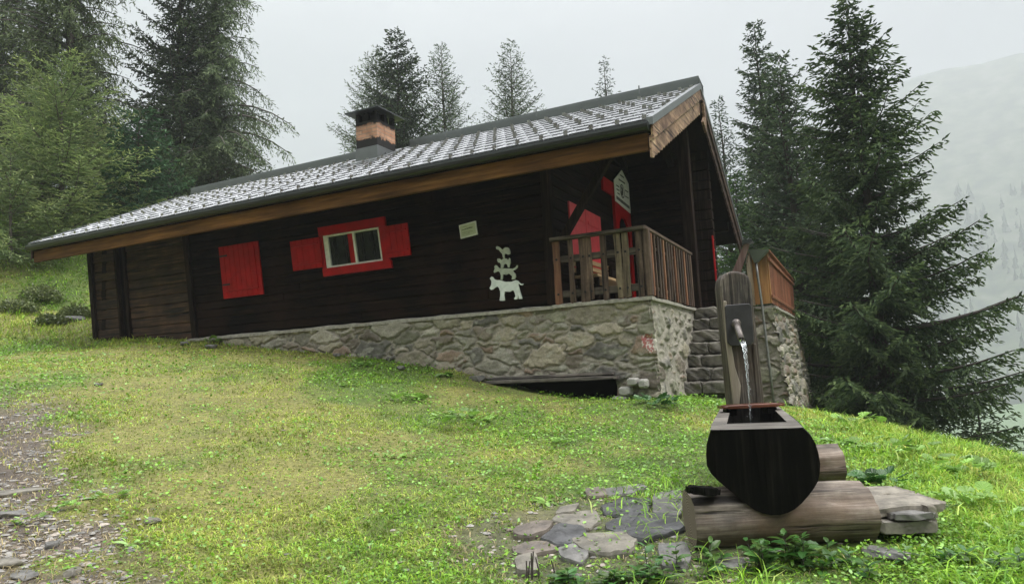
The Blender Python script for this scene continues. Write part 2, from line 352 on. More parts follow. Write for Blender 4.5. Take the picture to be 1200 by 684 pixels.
def tps(x, y):
    x = np.asarray(x, float); y = np.asarray(y, float); o = _W[-3] + _W[-2] * x + _W[-1] * y
    for i in range(len(CP)):
        d2 = (x - CP[i, 0])**2 + (y - CP[i, 1])**2; o = o + _W[i] * .5 * d2 * np.log(d2 + 1e-12)
    return o
def ground(x, y):
    x = np.asarray(x, float); y = np.asarray(y, float); r = np.hypot(x, y)
    near = tps(np.clip(x, -45, 45), np.clip(y, -30, 60))
    s = x * .8 + (y - 10) * .35                              # falls to the valley on the right, rises on the left
    far = np.where(s > 0, -62 * sst(0, 190, s), np.minimum(-s * .38, 250))
    far = far + 30 * sst(250, 640, s) 
    z = near + (far - near) * sst(32, 60, r)
    amp = .035 * sst(2, 6, r) + .02
    z = z + (fbm(x * .55, y * .55, 3) - .5) * amp * 2.0 + (fbm(x * 2.7, y * 2.7, 5, 3) - .5) * .045
    return z + (fbm(x * .05, y * .05, 9, 3) - .5) * 5 * sst(40, 90, r)
def g1(x, y): return float(ground(np.array([x]), np.array([y]))[0])
def hit(px, py, d0=2.0, d1=45):
    r = ray(px, py); r = r / r[1]; ds = np.exp(np.linspace(math.log(d0), math.log(d1), 1600))
    below = r[2] * ds < ground(r[0] * ds, ds); i = int(np.argmax(below))
    return r * ds[i] if below.any() else r * d1
# path of bare earth and gravel (1) against turf (0)
def pathmask(x, y):
    e = -1.75 - (y - 3.3) * .66
    n = (fbm(x * 1.6, y * 1.6, 21) - .5) * 1.5 + (fbm(x * 6, y * 6, 25, 2) - .5) * .5
    return sst(-.05, .45, e - x + n) * sst(9.0, 6.3, y + n)
_FX, _FY = .55, 4.35
def flagmask(x, y):
    n = (fbm(x * 2.4, y * 2.4, 31) - .5) * .5
    return sst(1.25, .8, np.hypot((x - _FX) / .95, (y - _FY) / .75) + n)
def drymask(x, y):
    return sst(.47, .70, fbm(x * .5 + 3, y * .38, 41) * .75 + fbm(x * 2.3, y * 2.3, 43, 3) * .25 + .07 * sst(-1, -5, x) - .10 * sst(-1.5, 1.5, x) + .10 * sst(-.3, -2.2, x) * sst(14, 11.5, y) * sst(3.6, 5.2, y))
def gmap(v, k):  # grid coordinate, fine near the camera and coarse at the horizon
    return np.sinh(v * k) / math.sinh(k)
nx, ny = 560, 660
u = gmap(np.linspace(-1, 1, nx), 6.2) * 1340; w_ = gmap(np.linspace(-.7, 1, ny), 6.4) * 1380 + 4
GX, GY = np.meshgrid(u, w_, indexing='ij'); gx, gy = GX.ravel(), GY.ravel(); gz = ground(gx, gy)
pm = pathmask(gx, gy); fm = flagmask(gx, gy); dm = drymask(gx, gy)
soil = np.array([.085, .068, .052]); moss = np.array([.075, .12, .02]); dry = np.array([.17, .165, .045])
base = moss[None] * (1 - dm[:, None]) + dry[None] * dm[:, None]
k = np.clip(pm + fm * .6, 0, 1)[:, None]
farm = sst(30, 60, np.hypot(gx, gy))[:, None]
base = base * (1 - k) + soil[None] * k
base = base * (1 - farm) + np.array([.085, .15, .05])[None] * farm
m, nt, b, o = mat('turf_and_soil'); a = N(nt, 'ShaderNodeAttribute', attribute_name='Col')
g = noise_node(nt, 22, 8, rough=.7); g2 = noise_node(nt, 3, 5)
r = ramp(nt, g.outputs[0], [(.28, (.45, .45, .45)), (.72, (1.7, 1.65, 1.6))]); r2 = ramp(nt, g2.outputs[0], [(.3, (.8, .8, .8)), (.7, (1.2, 1.2, 1.2))])
c = mixc(nt, 1., a.outputs[0], r.outputs[0], 'MULTIPLY'); c = mixc(nt, 1., c, r2.outputs[0], 'MULTIPLY')
nt.links.new(c, b.inputs['Base Color']); b.inputs['Roughness'].default_value = .8; bump(nt, b, g.outputs[0], .8, .03)
gobj = np_mesh('ground', np.c_[gx, gy, gz], grid_faces(nx, ny), m, cols=base, smooth=True); tag(gobj, kind='structure')

# mountain on the far side of the valley
mn = 150; bear = np.linspace(math.radians(5), math.radians(75), mn); 
prof = np.interp(np.degrees(bear), [5, 18, 24, 27, 29, 31, 32.8, 35, 37, 45, 60, 75], [30, 55, 84, 106, 123, 126, 127, 125, 126, 118, 120, 90])
mk_ = 60; MV = [np.c_[np.sin(bear) * 636, np.cos(bear) * 636, np.full(mn, -140.)]]
for j in range(mk_):
    t = j / (mk_ - 1); D = 640 + 590 * t
    zz = -34 + (prof * 3.28 + 34) * (t**1.15) ; rough = (fbm(bear * 55, np.full(mn, t * 12), 61, 5) - .5) * 28 * (1 - t) * sst(0, .3, t)
    ridge = (fbm(bear * 26, np.full(mn, 1.), 63, 4) - .5) * 3 * t
    MV.append(np.c_[np.sin(bear) * D, np.cos(bear) * D, zz + rough + ridge])
for dz, D in ((-6, 1250), (-90, 1300)): MV.append(np.c_[np.sin(bear) * D, np.cos(bear) * D, prof * 3.28 + dz])
m, nt, b, o = mat('mountain_slope'); g = noise_node(nt, .05, 8, rough=.65); r = ramp(nt, g.outputs[0], [(.38, (.02, .028, .02)), (.52, (.06, .075, .04)), (.7, (.13, .125, .105))]); nt.links.new(r.outputs[0], b.inputs['Base Color']); b.inputs['Roughness'].default_value = .9
mo = np_mesh('mountain', np.concatenate(MV), grid_faces(mk_ + 3, mn), m, smooth=True); tag(mo, kind='structure')

# ------------------------------------------------------------------ rubble masonry generator
PAL = np.array([[.17, .16, .125], [.22, .195, .145], [.17, .125, .09], [.10, .095, .08], [.16, .155, .11], [.25, .23, .185], [.13, .11, .085], [.20, .18, .13]])
def rubble(name, axis, u0, u1, z0, z1, seed, parent, ubatter=0, pos=0.0, res=.0125, dens=26, mortar=(.20, .18, .145), light=1.0, topf=None, botf=None, hole=None, paint=None, out=-1, relief=.032, mwidth=.012, palette=PAL, zb=None, loc=(0, 0, 1.34), corner=0):
    """a face of irregular stones set in mortar; u runs along the wall, out = side it faces"""
    r_ = np.random.default_rng(seed); U, Z = u1 - u0, z1 - z0; nu, nz_ = int(U / res) + 1, int(Z / res) + 1
    uu, zz = np.meshgrid(np.linspace(u0, u1, nu), np.linspace(z0, z1, nz_), indexing='ij'); pu, pz = uu.ravel(), zz.ravel()
    ax = 2.1; n = int(U * Z * dens); cand = []
    tries = 0
    while len(cand) < n and tries < n * 30:
        tries += 1; s = (r_.uniform(u0 - .1, u1 + .1), r_.uniform(z0 - .05, z1 + .05), r_.choice([.0, .006, .016, .034], p=[.4, .3, .2, .1]))
        rad = .085 + s[2] * 3.2
        if all(((s[0] - q[0]) / ax)**2 + (s[1] - q[1])**2 > ((rad + .085 + q[2] * 3.2) * .5)**2 for q in cand): cand.append(s)
    S = np.array(cand); wu = (pu + (fbm(pu * 6, pz * 9, seed) - .5) * .26) / ax; wz = pz + (fbm(pu * 6 + 9, pz * 9, seed + 3) - .5) * .13
    b1 = np.full(len(pu), 1e9); b2 = b1.copy(); i1 = np.zeros(len(pu), int); i2 = i1.copy()
    for i, (su, sz, sw) in enumerate(S):
        d = (wu - su / ax)**2 + (wz - sz)**2 - sw; m1 = d < b1; m2 = (~m1) & (d < b2)
        b2[m1] = b1[m1]; i2[m1] = i1[m1]; b1[m1] = d[m1]; i1[m1] = i; b2[m2] = d[m2]; i2[m2] = i
    sep_ = np.hypot((S[i1, 0] - S[i2, 0]) / ax, S[i1, 1] - S[i2, 1]); e = (b2 - b1) / (2 * sep_ + 1e-6) + (fbm(pu * 30, pz * 30, seed + 5, 3) - .5) * .02
    rnd = r_.random(len(S)); pc = r_.integers(0, len(palette), len(S)); inst = sst(mwidth * .35, mwidth * 1.5, e)
    pil = sst(0, .035, e - mwidth * .4)
    hgt = inst * (.35 + .65 * pil) * relief * (.55 + .8 * rnd[i1]) + (fbm(pu * 16, pz * 20, seed + 11, 4) - .5) * .030 * inst + (fbm(pu * 45, pz * 45, seed + 13, 3) - .5) * .008
    tilt = (r_.random(len(S)) - .5)[i1] * (pz - S[i1, 1]) * .18 * inst; hgt = hgt + tilt
    stone = palette[pc[i1]] * (.75 + .5 * r_.random(len(S)))[i1][:, None]
    stone = stone * (.7 + .6 * fbm(pu * 9, pz * 14, seed + 17, 4))[:, None]
    lich = sst(.60, .70, fbm(pu * 7, pz * 7, seed + 23, 5))[:, None]; stone = stone * (1 - lich * .6) + np.array([.27, .265, .215]) * lich * .6
    mc = np.array(mortar) * (.6 + .8 * fbm(pu * 12, pz * 12, seed + 29, 3))[:, None]
    col_ = (mc * (1 - inst[:, None]) + stone * inst[:, None]) * light * 1.2
    if paint: col_ = paint(pu, pz, col_)
    off = pos + out * hgt
    if zb: off = off + out * zb(pz)
    pu2 = pu
    if zb: pu2 = pu + (zb(pz) * sst(u1 - .8, u1, pu) if corner > 0 else -zb(pz) * sst(u0 + .8, u0, pu) if corner < 0 else 0)
    Vv = np.c_[pu2, off, pz] if axis == 'x' else np.c_[off, pu2, pz]
    if topf is not None: pass
    Fc = grid_faces(nu, nz_)
    keep = np.ones(len(Fc), bool); cu = pu[Fc].mean(1); cz = pz[Fc].mean(1)
    if botf is not None: keep &= cz > botf(cu)
    if topf is not None: keep &= cz < topf(cu)
    if hole is not None: keep &= ~hole(cu, cz)
    o = np_mesh(name, Vv, Fc[keep], MT['stone'], parent, cols=col_, smooth=True); o.location = loc; return o

# ------------------------------------------------------------------ the hut
hut = empty('mountain_hut', HC - HZ * 1.34, -HA)
tag(hut, 'dark timber alpine hut with red shutters on a rubble stone base, grey roof', 'hut')
OFF = (0, 0, 1.34)
def part(mb, name, mt, bevel=0, smooth=False, parent=None, label=None, loc=None):
    o = mb.build(name, MT[mt] if isinstance(mt, str) else mt, parent or hut, OFF if parent is None else (0, 0, 0) if loc is None else loc, bevel, smooth)
    if label: o['label'] = label
    return o
def lean(x): return .13 * min(1, max(0, (-x - 1.5) / 3))
def shear(x, y, z): return (x - lean(x) * z, y, z)
SL, E0, EZ, YR, SB = .467, -.8, 2.15, 2.8, .585        # front slope, eave line, ridge line, rear slope
def roofz(y): return EZ + SL * (y - E0) if y <= YR else EZ + SL * (YR - E0) - SB * (y - YR)
XL, XR = -12.40, .40
# stone base
zb = lambda z: -z * .055
def paint(pu, pz, c):
    rr = ((pu > -.145) & (pu < .0) & (pz > -.715 + .04 * np.sin(pu * 40)) & (pz < -.50 + .01 * np.sin(pu * 60)))
    ww = rr & (fbm(pu * 55, pz * 55, 77, 2) > .56); c = c.copy()
    c[rr] = c[rr] * .35 + np.array([.42, .10, .10]) * .65; c[ww] = (.55, .50, .46)
    w2 = ((pu > .0) & (pz > -.72) & (pz < -.51)); c[w2] = (.50, .46, .40); return c
base_poly = [(-8.9, -.08), (-7.35, -.21), (-6.16, -.38), (-4.72, -.57), (-3.58, -.76), (-2.42, -1.01), (-.8, -1.29), (.1, -1.4)]
bx = [p[0] for p in base_poly]; bz = [p[1] for p in base_poly]
part(MB().box(-8.86, -1.3, .03, 3.9, -1.9, -.02).box(-1.3, -.03, .03, 3.0, -1.9, -.02), 'stone_core', 'cement')
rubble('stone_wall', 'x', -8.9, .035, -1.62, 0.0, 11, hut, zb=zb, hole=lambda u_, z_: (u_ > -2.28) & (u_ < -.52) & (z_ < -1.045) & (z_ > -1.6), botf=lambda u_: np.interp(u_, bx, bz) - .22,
       paint=paint, corner=1)
rubble('stone_side_wall', 'y', -.035, 3.05, -1.7, 0.0, 12, hut, pos=0., out=1, corner=-1, zb=zb, mortar=(.25, .23, .19), light=.95, relief=.035, mwidth=.045, dens=30,
       paint=lambda u_, z_, c: np.where(((u_ < .16 + .03 * np.sin(z_ * 50)) & (z_ > -.72) & (z_ < -.51))[:, None], np.array([.50, .46, .40]), c))
# thin irregular cement ledge that levels the masonry
def ledge(x0, x1, y0, y1, name='wall_ledge', z=0.0, seed=3, t=.05):
    mb = MB(); n = max(4, int((x1 - x0) / .1)); m_ = max(2, int((y1 - y0) / .1)); vs = []; fs = []
    for i in range(n + 1):
        for j in range(m_ + 1):
            x = x0 + (x1 - x0) * i / n; y = y0 + (y1 - y0) * j / m_; e = (j in (0, m_)) or (i in (0, n))
            q = float(fbm(x * 4 + seed, y * 4, seed)) - .5
            vs.append((x + q * .03 * (i in (0, n)), y + (q * .035 if j in (0, m_) else 0), z + .012 + q * .03 - (.02 if e else 0)))
    k = (n + 1) * (m_ + 1); vs += [(a_, b_, z - t) for a_, b_, _ in vs]
    id_ = lambda i, j: i * (m_ + 1) + j
    for i in range(n):
        for j in range(m_): fs += [(id_(i, j), id_(i + 1, j), id_(i + 1, j + 1), id_(i, j + 1)), (k + id_(i, j), k + id_(i, j + 1), k + id_(i + 1, j + 1), k + id_(i + 1, j))]
    for i in range(n): fs += [(id_(i, 0), k + id_(i, 0), k + id_(i + 1, 0), id_(i + 1, 0)), (id_(i, m_), id_(i + 1, m_), k + id_(i + 1, m_), k + id_(i, m_))]
    for j in range(m_): fs += [(id_(0, j), id_(0, j + 1), k + id_(0, j + 1), k + id_(0, j)), (id_(n, j), k + id_(n, j), k + id_(n, j + 1), id_(n, j + 1))]
    mb.add(vs, fs); return part(mb, name, 'cement')
ledge(-8.9, -1.36, -.05, .06); 
part(MB().box(-1.4, .0, .0, 3.9, -.06, .008), 'porch_floor', 'cement'); ledge(-1.4, .055, -.055, 3.06, 'porch_ledge', .01, 5)
# recess under the plank: a thin black sheet stands in for its shade
part(MB().box(-2.45, -.4, .026, .029, -1.7, -1.0), 'recess_shade', 'black')
# log walls --------------------------------------------------------
def logwall(name, x0, x1, z0, z1, mt, y=.06, h=.165, ax='x', jit=.014, seed=0, t=.12, face=-1):
    r_ = random.Random(seed); mb = MB(); z = z0
    while z < z1 - .02:
        hh = min(h * r_.uniform(.88, 1.12), z1 - z); x = x0
        while x < x1 - .05:
            L = min(r_.uniform(2.2, 4.2), x1 - x); L = x1 - x if x1 - x - L < .6 else L
            j = r_.uniform(-jit, jit); c = .018
            a0, a1 = x + .002, x + L - .002; yf = y + face * j; yb = y - face * t
            sec = [(yf - face * c, z + .004), (yf, z + c + .004), (yf, z + hh - c), (yf - face * c, z + hh), (yb, z + hh), (yb, z + .004)]
            if ax == 'x': mb.prism(sec, 0, a0, a1)
            else: mb.add([(q[0], a0, q[1]) for q in sec] + [(q[0], a1, q[1]) for q in sec], [(0, 1, 2, 3, 4, 5), (11, 10, 9, 8, 7, 6)] + [(i, (i + 1) % 6, 6 + (i + 1) % 6, 6 + i) for i in range(6)])
            x += L
        z += hh
    if ax == 'x': mb.fn(shear)
    mb.fn(lambda x, y, z: (x, y, min(z, roofz(y) - .115)))
    return part(mb, name, mt)
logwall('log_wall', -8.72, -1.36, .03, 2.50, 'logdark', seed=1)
o = logwall('plank_wall', -11.55, -10.80, -.25, 2.50, 'logbrown', seed=2, h=.2)
o = logwall('plank_wall', -10.56, -8.74, -.25, 2.50, 'logbrown', seed=3, h=.2)
part(MB().box(-10.81, -10.55, .12, .2, -.3, 2.4).fn(shear), 'gap_shade_panel', 'black')  # black panel fills the doorway gap as painted shade
mb = MB()
for x, w in ((-11.6, .12), (-10.79, .06), (-10.53, .07), (-8.72, .12), (-5.9, .0), (-1.42, .14)):
    if w: mb.box(x - w / 2, x + w / 2, .0, .1, -.1 if x < -8.9 else .02, 2.42)
part(mb.fn(shear), 'wall_post', 'postwood', .008)
logwall('end_log_wall', .06, 3.9, -.3, 3.0, 'logdarky', y=-11.5, ax='y', seed=4); 
logwall('porch_log_wall', .08, 4.1, .02, 3.6, 'logdarky', y=-1.36, ax='y', seed=5, face=1)
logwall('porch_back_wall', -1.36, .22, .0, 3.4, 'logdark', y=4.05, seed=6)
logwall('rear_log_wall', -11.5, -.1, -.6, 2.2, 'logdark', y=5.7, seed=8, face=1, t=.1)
part(MB().box(-11.3, -1.5, .3, 5.6, -.9, 2.2).box(-11.3, -1.5, 1.3, 4.2, 2.2, 2.85), 'inner_room', 'black')
# porch corner posts and struts
mb = MB(); mb.box(-.10, .10, 2.98, 3.16, .0, 3.2)
for z in np.arange(.0, 3.0, .19): mb.box(-.11, .26, 3.98, 4.12, z + .01, z + .18)
part(mb, 'porch_post', 'postwood', .01)
part(MB().bar((-1.24, .14, .98), (-.45, .14, 2.07), .10, .12, (0, 1, 0)), 'porch_brace', 'postwood', .01)
# roof timber --------------------------------------------------------
def slab(x0, x1, d0, d1, y0=E0, y1=YR, flip=False):
    """roof layer between depths d0..d1 below the tile surface on the front slope"""
    return MB().add([(x, y, roofz(y) - d) for x in (x0, x1) for (y, d) in ((y0, d1), (y0, d0), (y1, d0), (y1, d1))],
                    [(0, 1, 2, 3), (7, 6, 5, 4), (1, 5, 6, 2), (0, 3, 7, 4), (0, 4, 5, 1), (3, 2, 6, 7)])
YB = 6.45
part(slab(XL + .03, XR - .03, .045, .11), 'roof_boarding', 'darkwood')
part(MB().add([(x, y, roofz(y) - d) for x in (XL + .03, XR - .03) for (y, d) in ((YR, .11), (YR, .045), (YB, .045), (YB, .11))], [(0, 1, 2, 3), (7, 6, 5, 4), (1, 5, 6, 2), (0, 3, 7, 4), (0, 4, 5, 1), (3, 2, 6, 7)]), 'roof_boarding', 'darkwood')
part(MB().add([(x, y, roofz(y) - d) for x in (XL, XR) for (y, d) in ((YR, .043), (YR, .0), (YB, .0), (YB, .043))], [(0, 1, 2, 3), (7, 6, 5, 4), (1, 5, 6, 2), (0, 3, 7, 4), (0, 4, 5, 1), (3, 2, 6, 7)]), 'rear_roof', 'tile')
part(slab(XL, XR, .012, .043), 'tile_underlay', 'gutter')
mb = MB()
for i, x in enumerate(np.arange(XL + .25, XR, .9)):
    mb.add([(x + a, y, roofz(y) - d) for a in (-.06, .06) for (y, d) in ((E0 + .08, .26), (E0 + .08, .112), (YR - .05, .112), (YR - .05, .26))], [(0, 1, 2, 3), (7, 6, 5, 4), (1, 5, 6, 2), (0, 3, 7, 4), (0, 4, 5, 1), (3, 2, 6, 7)])
    mb.add([(x + a, y, roofz(y) - d) for a in (-.06, .06) for (y, d) in ((YR, .26), (YR, .112), (YB - .1, .112), (YB - .1, .26))], [(0, 1, 2, 3), (7, 6, 5, 4), (1, 5, 6, 2), (0, 3, 7, 4), (0, 4, 5, 1), (3, 2, 6, 7)])
part(mb, 'rafters', 'darkwood')
mb = MB().box(XL + .15, XR - .12, .02, .22, 2.2, 2.42).box(XL + .15, XR - .12, 5.6, 5.8, 1.75, 1.95).box(XL + .1, XR - .1, 2.68, 2.92, 3.42, 3.64).box(XL + .15, XR - .12, 1.5, 1.68, 2.90, 3.08)
part(mb, 'purlin', 'darkwood', .01)
part(MB().box(XL + .06, XR - .05, E0 - .012, E0 + .05, EZ - .385, EZ - .16), 'fascia_board', 'fascia', .004)
mb = MB()      # shallow half round gutter / drip edge
sec = [(E0 - .085 + .07 * math.cos(t), EZ - .085 + .075 * math.sin(t)) for t in np.linspace(math.pi, 2 * math.pi, 7)]; sec += [(E0 - .02, EZ - .045), (E0 - .15, EZ - .045)]
mb.prism(sec, 0, XL, XR - .01); part(mb, 'gutter', 'gutter')
# tiles: staggered interlocking metal shingles, each with a raised lower lip and a snow stop nose
TW, TH = .355, .40; run = math.hypot(YR - E0, SL * (YR - E0)); nrow = int(run / TH) + 1; cosS = (YR - E0) / run; sinS = SL * (YR - E0) / run
mb = MB()
def onroof(x, s, hgt=0.0): return (x, E0 - .05 + s * cosS - hgt * sinS, EZ - .02 + s * sinS + hgt * cosS)
r_ = random.Random(5)
for rw in range(nrow):
    s0 = rw * TH; s1 = min(s0 + TH, run + .03)
    x = XL - (TW / 2 if rw % 2 else 0)
    while x < XR:
        a, c = max(x, XL) + .004, min(x + TW, XR) - .004
        if c - a > .05:
            e0 = .030 + r_.uniform(-.002, .002); e1 = .014
            vs = [onroof(a, s0 + .006, .0), onroof(a, s0, e0 - .012), onroof(a + .012, s0 - .006, e0), onroof(c - .012, s0 - .006, e0), onroof(c, s0, e0 - .012), onroof(c, s0 + .006, .0),
                  onroof(a, s1, .004), onroof(a + .012, s1 + .02, e1), onroof(c - .012, s1 + .02, e1), onroof(c, s1, .004)]
            mb.add(vs, [(0, 1, 2, 3, 4, 5), (2, 7, 8, 3), (1, 6, 7, 2), (3, 8, 9, 4), (0, 6, 1), (4, 9, 5)])
            # raised seam along the tile's right edge
            mb.add([onroof(c - .03, s0 - .004, e0), onroof(c - .015, s0 - .004, e0 + .009), onroof(c, s0 - .004, e0), onroof(c - .03, s1, e1), onroof(c - .015, s1, e1 + .009), onroof(c, s1, e1)],
                   [(0, 1, 2), (0, 3, 4, 1), (1, 4, 5, 2)])
            if (int(round(x / TW * 2)) + rw // 2) % 2 == 0 or rw % 3 == 0:
                xc = c - .05; sN = s0 + .055
                mb.add([onroof(xc - .035, sN, e0 - .004), onroof(xc + .03, sN, e0 - .004), onroof(xc + .028, sN + .012, e0 + .048), onroof(xc - .028, sN + .012, e0 + .048), onroof(xc - .02, sN + .10, e0 - .006), onroof(xc + .02, sN + .10, e0 - .006)],
                       [(0, 1, 2, 3), (3, 2, 5, 4), (0, 3, 4), (1, 5, 2)])
        x += TW
part(mb, 'roof_tiles', 'tile')
# ridge cap with vented skirts; it stops at the chimney's lee and at both gables
mb = MB(); zr = roofz(YR)
def ridge(x0, x1):
    sec = [(2.82, zr - .06), (2.80, zr + .145), (YR, zr + .20), (3.2, zr + .145), (3.18, zr - .06), (3.165, zr - .06), (3.165, zr + .12), (YR, zr + .17), (2.835, zr + .12), (2.835, zr - .06)]
    mb.prism(sec, 0, x0, x1)
ridge(-12.15, -6.4); ridge(-5.6, XR + .02)
for x in np.arange(-10.6, XR, 2.0): mb.box(x, x + .025, YR - .207, YR - .2, zr + .01, zr + .175)
part(mb, 'ridge_cap', 'ridgemetal', .004)
# barge boards --------------------------------------------------------
def barge(x, t, ya, yb, da, db, name, mt, teeth=0, fl=None):
    n = 46; top = []; bot = []
    for i in range(n + 1):
        y = ya + (yb - ya) * i / n; tt = (abs((i * .5) % 1 - .5) * .06 if teeth else 0) * teeth
        top.append((y, roofz(y) - da)); bot.append((y, roofz(y) - db + tt))
    mb = MB(); P_ = top + bot[::-1]; m_ = len(P_)
    vs = [(x, p[0], p[1]) for p in P_] + [(x + t, p[0], p[1]) for p in P_]
    fs = [(i, (i + 1) % m_, m_ + (i + 1) % m_, m_ + i) for i in range(m_)]
    for i in range(n):
        a_, b_, c_, d_ = i, i + 1, m_ - 2 - i, m_ - 1 - i; fs += [(a_, b_, c_, d_), (m_ + d_, m_ + c_, m_ + b_, m_ + a_)]
    mb.add(vs, fs); return part(mb, name, mt)
barge(XR + .002, .03, E0 - .03, YR - .005, .03, .24, 'barge_board', 'rake')
barge(XR - .03, .03, E0 - .03, YR - .02, .20, .50, 'barge_board', 'rake', 1)
barge(XR + .002, .03, YR, YB, .03, .20, 'barge_board', 'rakedark')
barge(XR - .03, .03, YR + .02, YB, .17, .40, 'barge_board', 'rakedark', 1)
barge(XL - .03, .028, E0 - .02, YR - .005, .03, .30, 'barge_board', 'rakedark')
barge(XL - .03, .028, YR, YB, .03, .24, 'barge_board', 'rakedark')
mb = MB()
for (ya, yb) in ((E0 - .07, YR), (YR, YB + .03)):
    for x0 in (XR - .04, XL - .045):
        mb.add([(x, y, roofz(y) + d) for x in (x0, x0 + .085) for (y, d) in ((ya, -.05), (ya, .052), (yb, .052), (yb, -.05))], [(0, 1, 2, 3), (7, 6, 5, 4), (1, 5, 6, 2), (0, 3, 7, 4), (0, 4, 5, 1), (3, 2, 6, 7)])
part(mb, 'verge_flashing', 'metal')
part(MB().prism([(2.90, 3.62), (3.06, 3.62), (3.05, 3.30), (3.02, 3.16), (2.98, 3.05), (YR - .05, 3.18), (2.93, 3.32)], 0, XR + .01, XR + .05), 'ridge_pendant', 'rake')
# chimney --------------------------------------------------------
cx0, cx1, cy0, cy1 = -6.25, -5.73, 1.85, 2.48
ch = part(MB().box(cx0, cx1, cy0, cy1, 3.2, 4.23), 'chimney', 'brick', .006)
mb = MB()
for (a, b_) in ((cx0 + .0, cy0), (cx1 - .09, cy0), (cx0, cy1 - .09), (cx1 - .09, cy1 - .09)): mb.box(a + .003, a + .087, b_ + .003, b_ + .087, 4.225, 4.42)
mb.box(cx0 + .22, cx0 + .30, cy0 + .004, cy0 + .08, 4.225, 4.42).box(cx1 - .08, cx1 - .004, cy0 + .27, cy0 + .35, 4.225, 4.42).box(cx0 + .04, cx1 - .09, cy0 + .12, cy1 - .12, 4.225, 4.40)
part(mb, 'throat', 'soot', parent=ch)
zc = 4.40; q = .15; mxx, myy = (cx0 + cx1) / 2, (cy0 + cy1) / 2
mb = MB().add([(cx0 - q, cy0 - q, zc), (cx1 + q, cy0 - q, zc), (cx1 + q, cy1 + q, zc), (cx0 - q, cy1 + q, zc), (cx0 - q, cy0 - q, zc + .028), (cx1 + q, cy0 - q, zc + .028), (cx1 + q, cy1 + q, zc + .028), (cx0 - q, cy1 + q, zc + .028), (mxx, myy - .1, zc + .15), (mxx, myy + .1, zc + .15)],
              [(3, 2, 1, 0), (0, 1, 5, 4), (1, 2, 6, 5), (2, 3, 7, 6), (3, 0, 4, 7), (4, 5, 8), (5, 6, 9, 8), (6, 7, 9), (7, 4, 8, 9)])
part(mb, 'chimney_cap', 'capmetal', parent=ch)
fz = lambda y: roofz(y) + .055
mb = MB().box(cx0 - .012, cx1 + .012, cy0 - .012, cy1 + .012, 3.2, 3.69)
mb.add([(cx0 - .16, 1.52, fz(1.52)), (cx1 + .16, 1.52, fz(1.52)), (cx1 + .16, 2.8, fz(2.8)), (cx0 - .16, 2.8, fz(2.8))] + [(cx0 - .16, 1.52, fz(1.52) - .05), (cx1 + .16, 1.52, fz(1.52) - .05), (cx1 + .16, 2.8, fz(2.8) - .05), (cx0 - .16, 2.8, fz(2.8) - .05)],
       [(0, 1, 2, 3), (7, 6, 5, 4), (0, 4, 5, 1), (1, 5, 6, 2), (2, 6, 7, 3), (3, 7, 4, 0)])
part(mb, 'flashing', 'metal', .004, parent=ch)
# windows and shutters ---------------------------------------------
def shpanel(x0, x1, z0, z1, y, t, name, mt='red', parent=None, battens=(), label=None):
    """x given at z=0 foot of the leaning wall"""
    mb = MB(); n = max(1, round((x1 - x0) / .12)); w = (x1 - x0) / n
    for i in range(n): mb.box(x0 + i * w + .002, x0 + (i + 1) * w - .002, y - t, y, z0, z1)
    o = part(mb.fn(shear), name, mt, .003, parent=parent, label=label); return o
hx0 = -8.037 + .13 * 1.655; hx1 = -7.053 + .13 * 1.645
sh_ = shpanel(hx0, hx1, .68, 1.655, .005, .03, 'closed_shutter', label='large closed red shutter left of the window')
mb = MB().box(hx0 + .08, hx1 - .09, -.05, -.026, .80, .825).box(hx1 - .12, hx1 - .09, -.045, -.026, .83, 1.58).fn(shear); part(mb, 'shutter_batten', 'red', .003, parent=sh_)
part(MB().box(hx0 + .02, hx0 + .2, -.034, -.026, 1.46, 1.49).box(hx0 + .02, hx0 + .2, -.034, -.026, .92, .95).fn(shear), 'hinge', 'iron', parent=sh_)
xw = lambda x, z: x + .13 * z
wx0, wx1 = xw(-5.572, 1.541), xw(-4.418, 1.535)
fo0, fo1 = xw(-5.671, 1.71), xw(-4.30, 1.69)
mb = MB().box(fo0 - .0, fo1, -.025, .02, 1.56, 1.71).box(fo0, fo1 + .02, -.035, .02, .85, .985).box(fo0, wx0 - .002, -.02, .02, .986, 1.559).box(wx1 + .002, fo1, -.02, .02, .986, 1.559)
win = part(mb.fn(shear), 'window_surround', 'red', .004)
mb = MB().box(wx0, wx0 + .10, -.005, .05, .99, 1.555).box(wx1 - .035, wx1, -.005, .05, .99, 1.555).box(wx0 + .101, wx1 - .036, -.005, .05, 1.525, 1.555).box(wx0 + .101, wx1 - .036, -.005, .05, .99, 1.02).box((wx0 + wx1) / 2 + .04, (wx0 + wx1) / 2 + .085, -.006, .05, 1.021, 1.524)
part(mb.fn(shear), 'window_frame', 'white', .003, parent=win)
part(MB().box(wx0 + .10, wx1 - .03, .03, .036, 1.02, 1.525).fn(shear), 'pane', 'glass', parent=win)
part(MB().box((wx0 + wx1) / 2 - .06, (wx0 + wx1) / 2 + .038, .0, .028, 1.021, 1.524).fn(shear), 'inner_stile', 'red', parent=win)
mb = MB(); n = 40                                       # gathered lace curtains
for (a, b_) in ((wx0 + .12, wx0 + .27), (wx0 + .40, (wx0 + wx1) / 2 - .06), ((wx0 + wx1) / 2 + .1, (wx0 + wx1) / 2 + .27), (wx1 - .22, wx1 - .04)):
    m_ = 14; vs = []
    for i in range(m_ + 1):
        x = a + (b_ - a) * i / m_; y = .055 + .012 * math.sin(i * 1.9)
        vs += [(x, y, 1.03), (x, y, 1.52)]
    mb.add(vs, [(2 * i, 2 * i + 2, 2 * i + 3, 2 * i + 1) for i in range(m_)])
part(mb.fn(shear), 'curtain', 'curtain', parent=win)
mb = MB()                                                # wrought iron scrolls in front of the panes
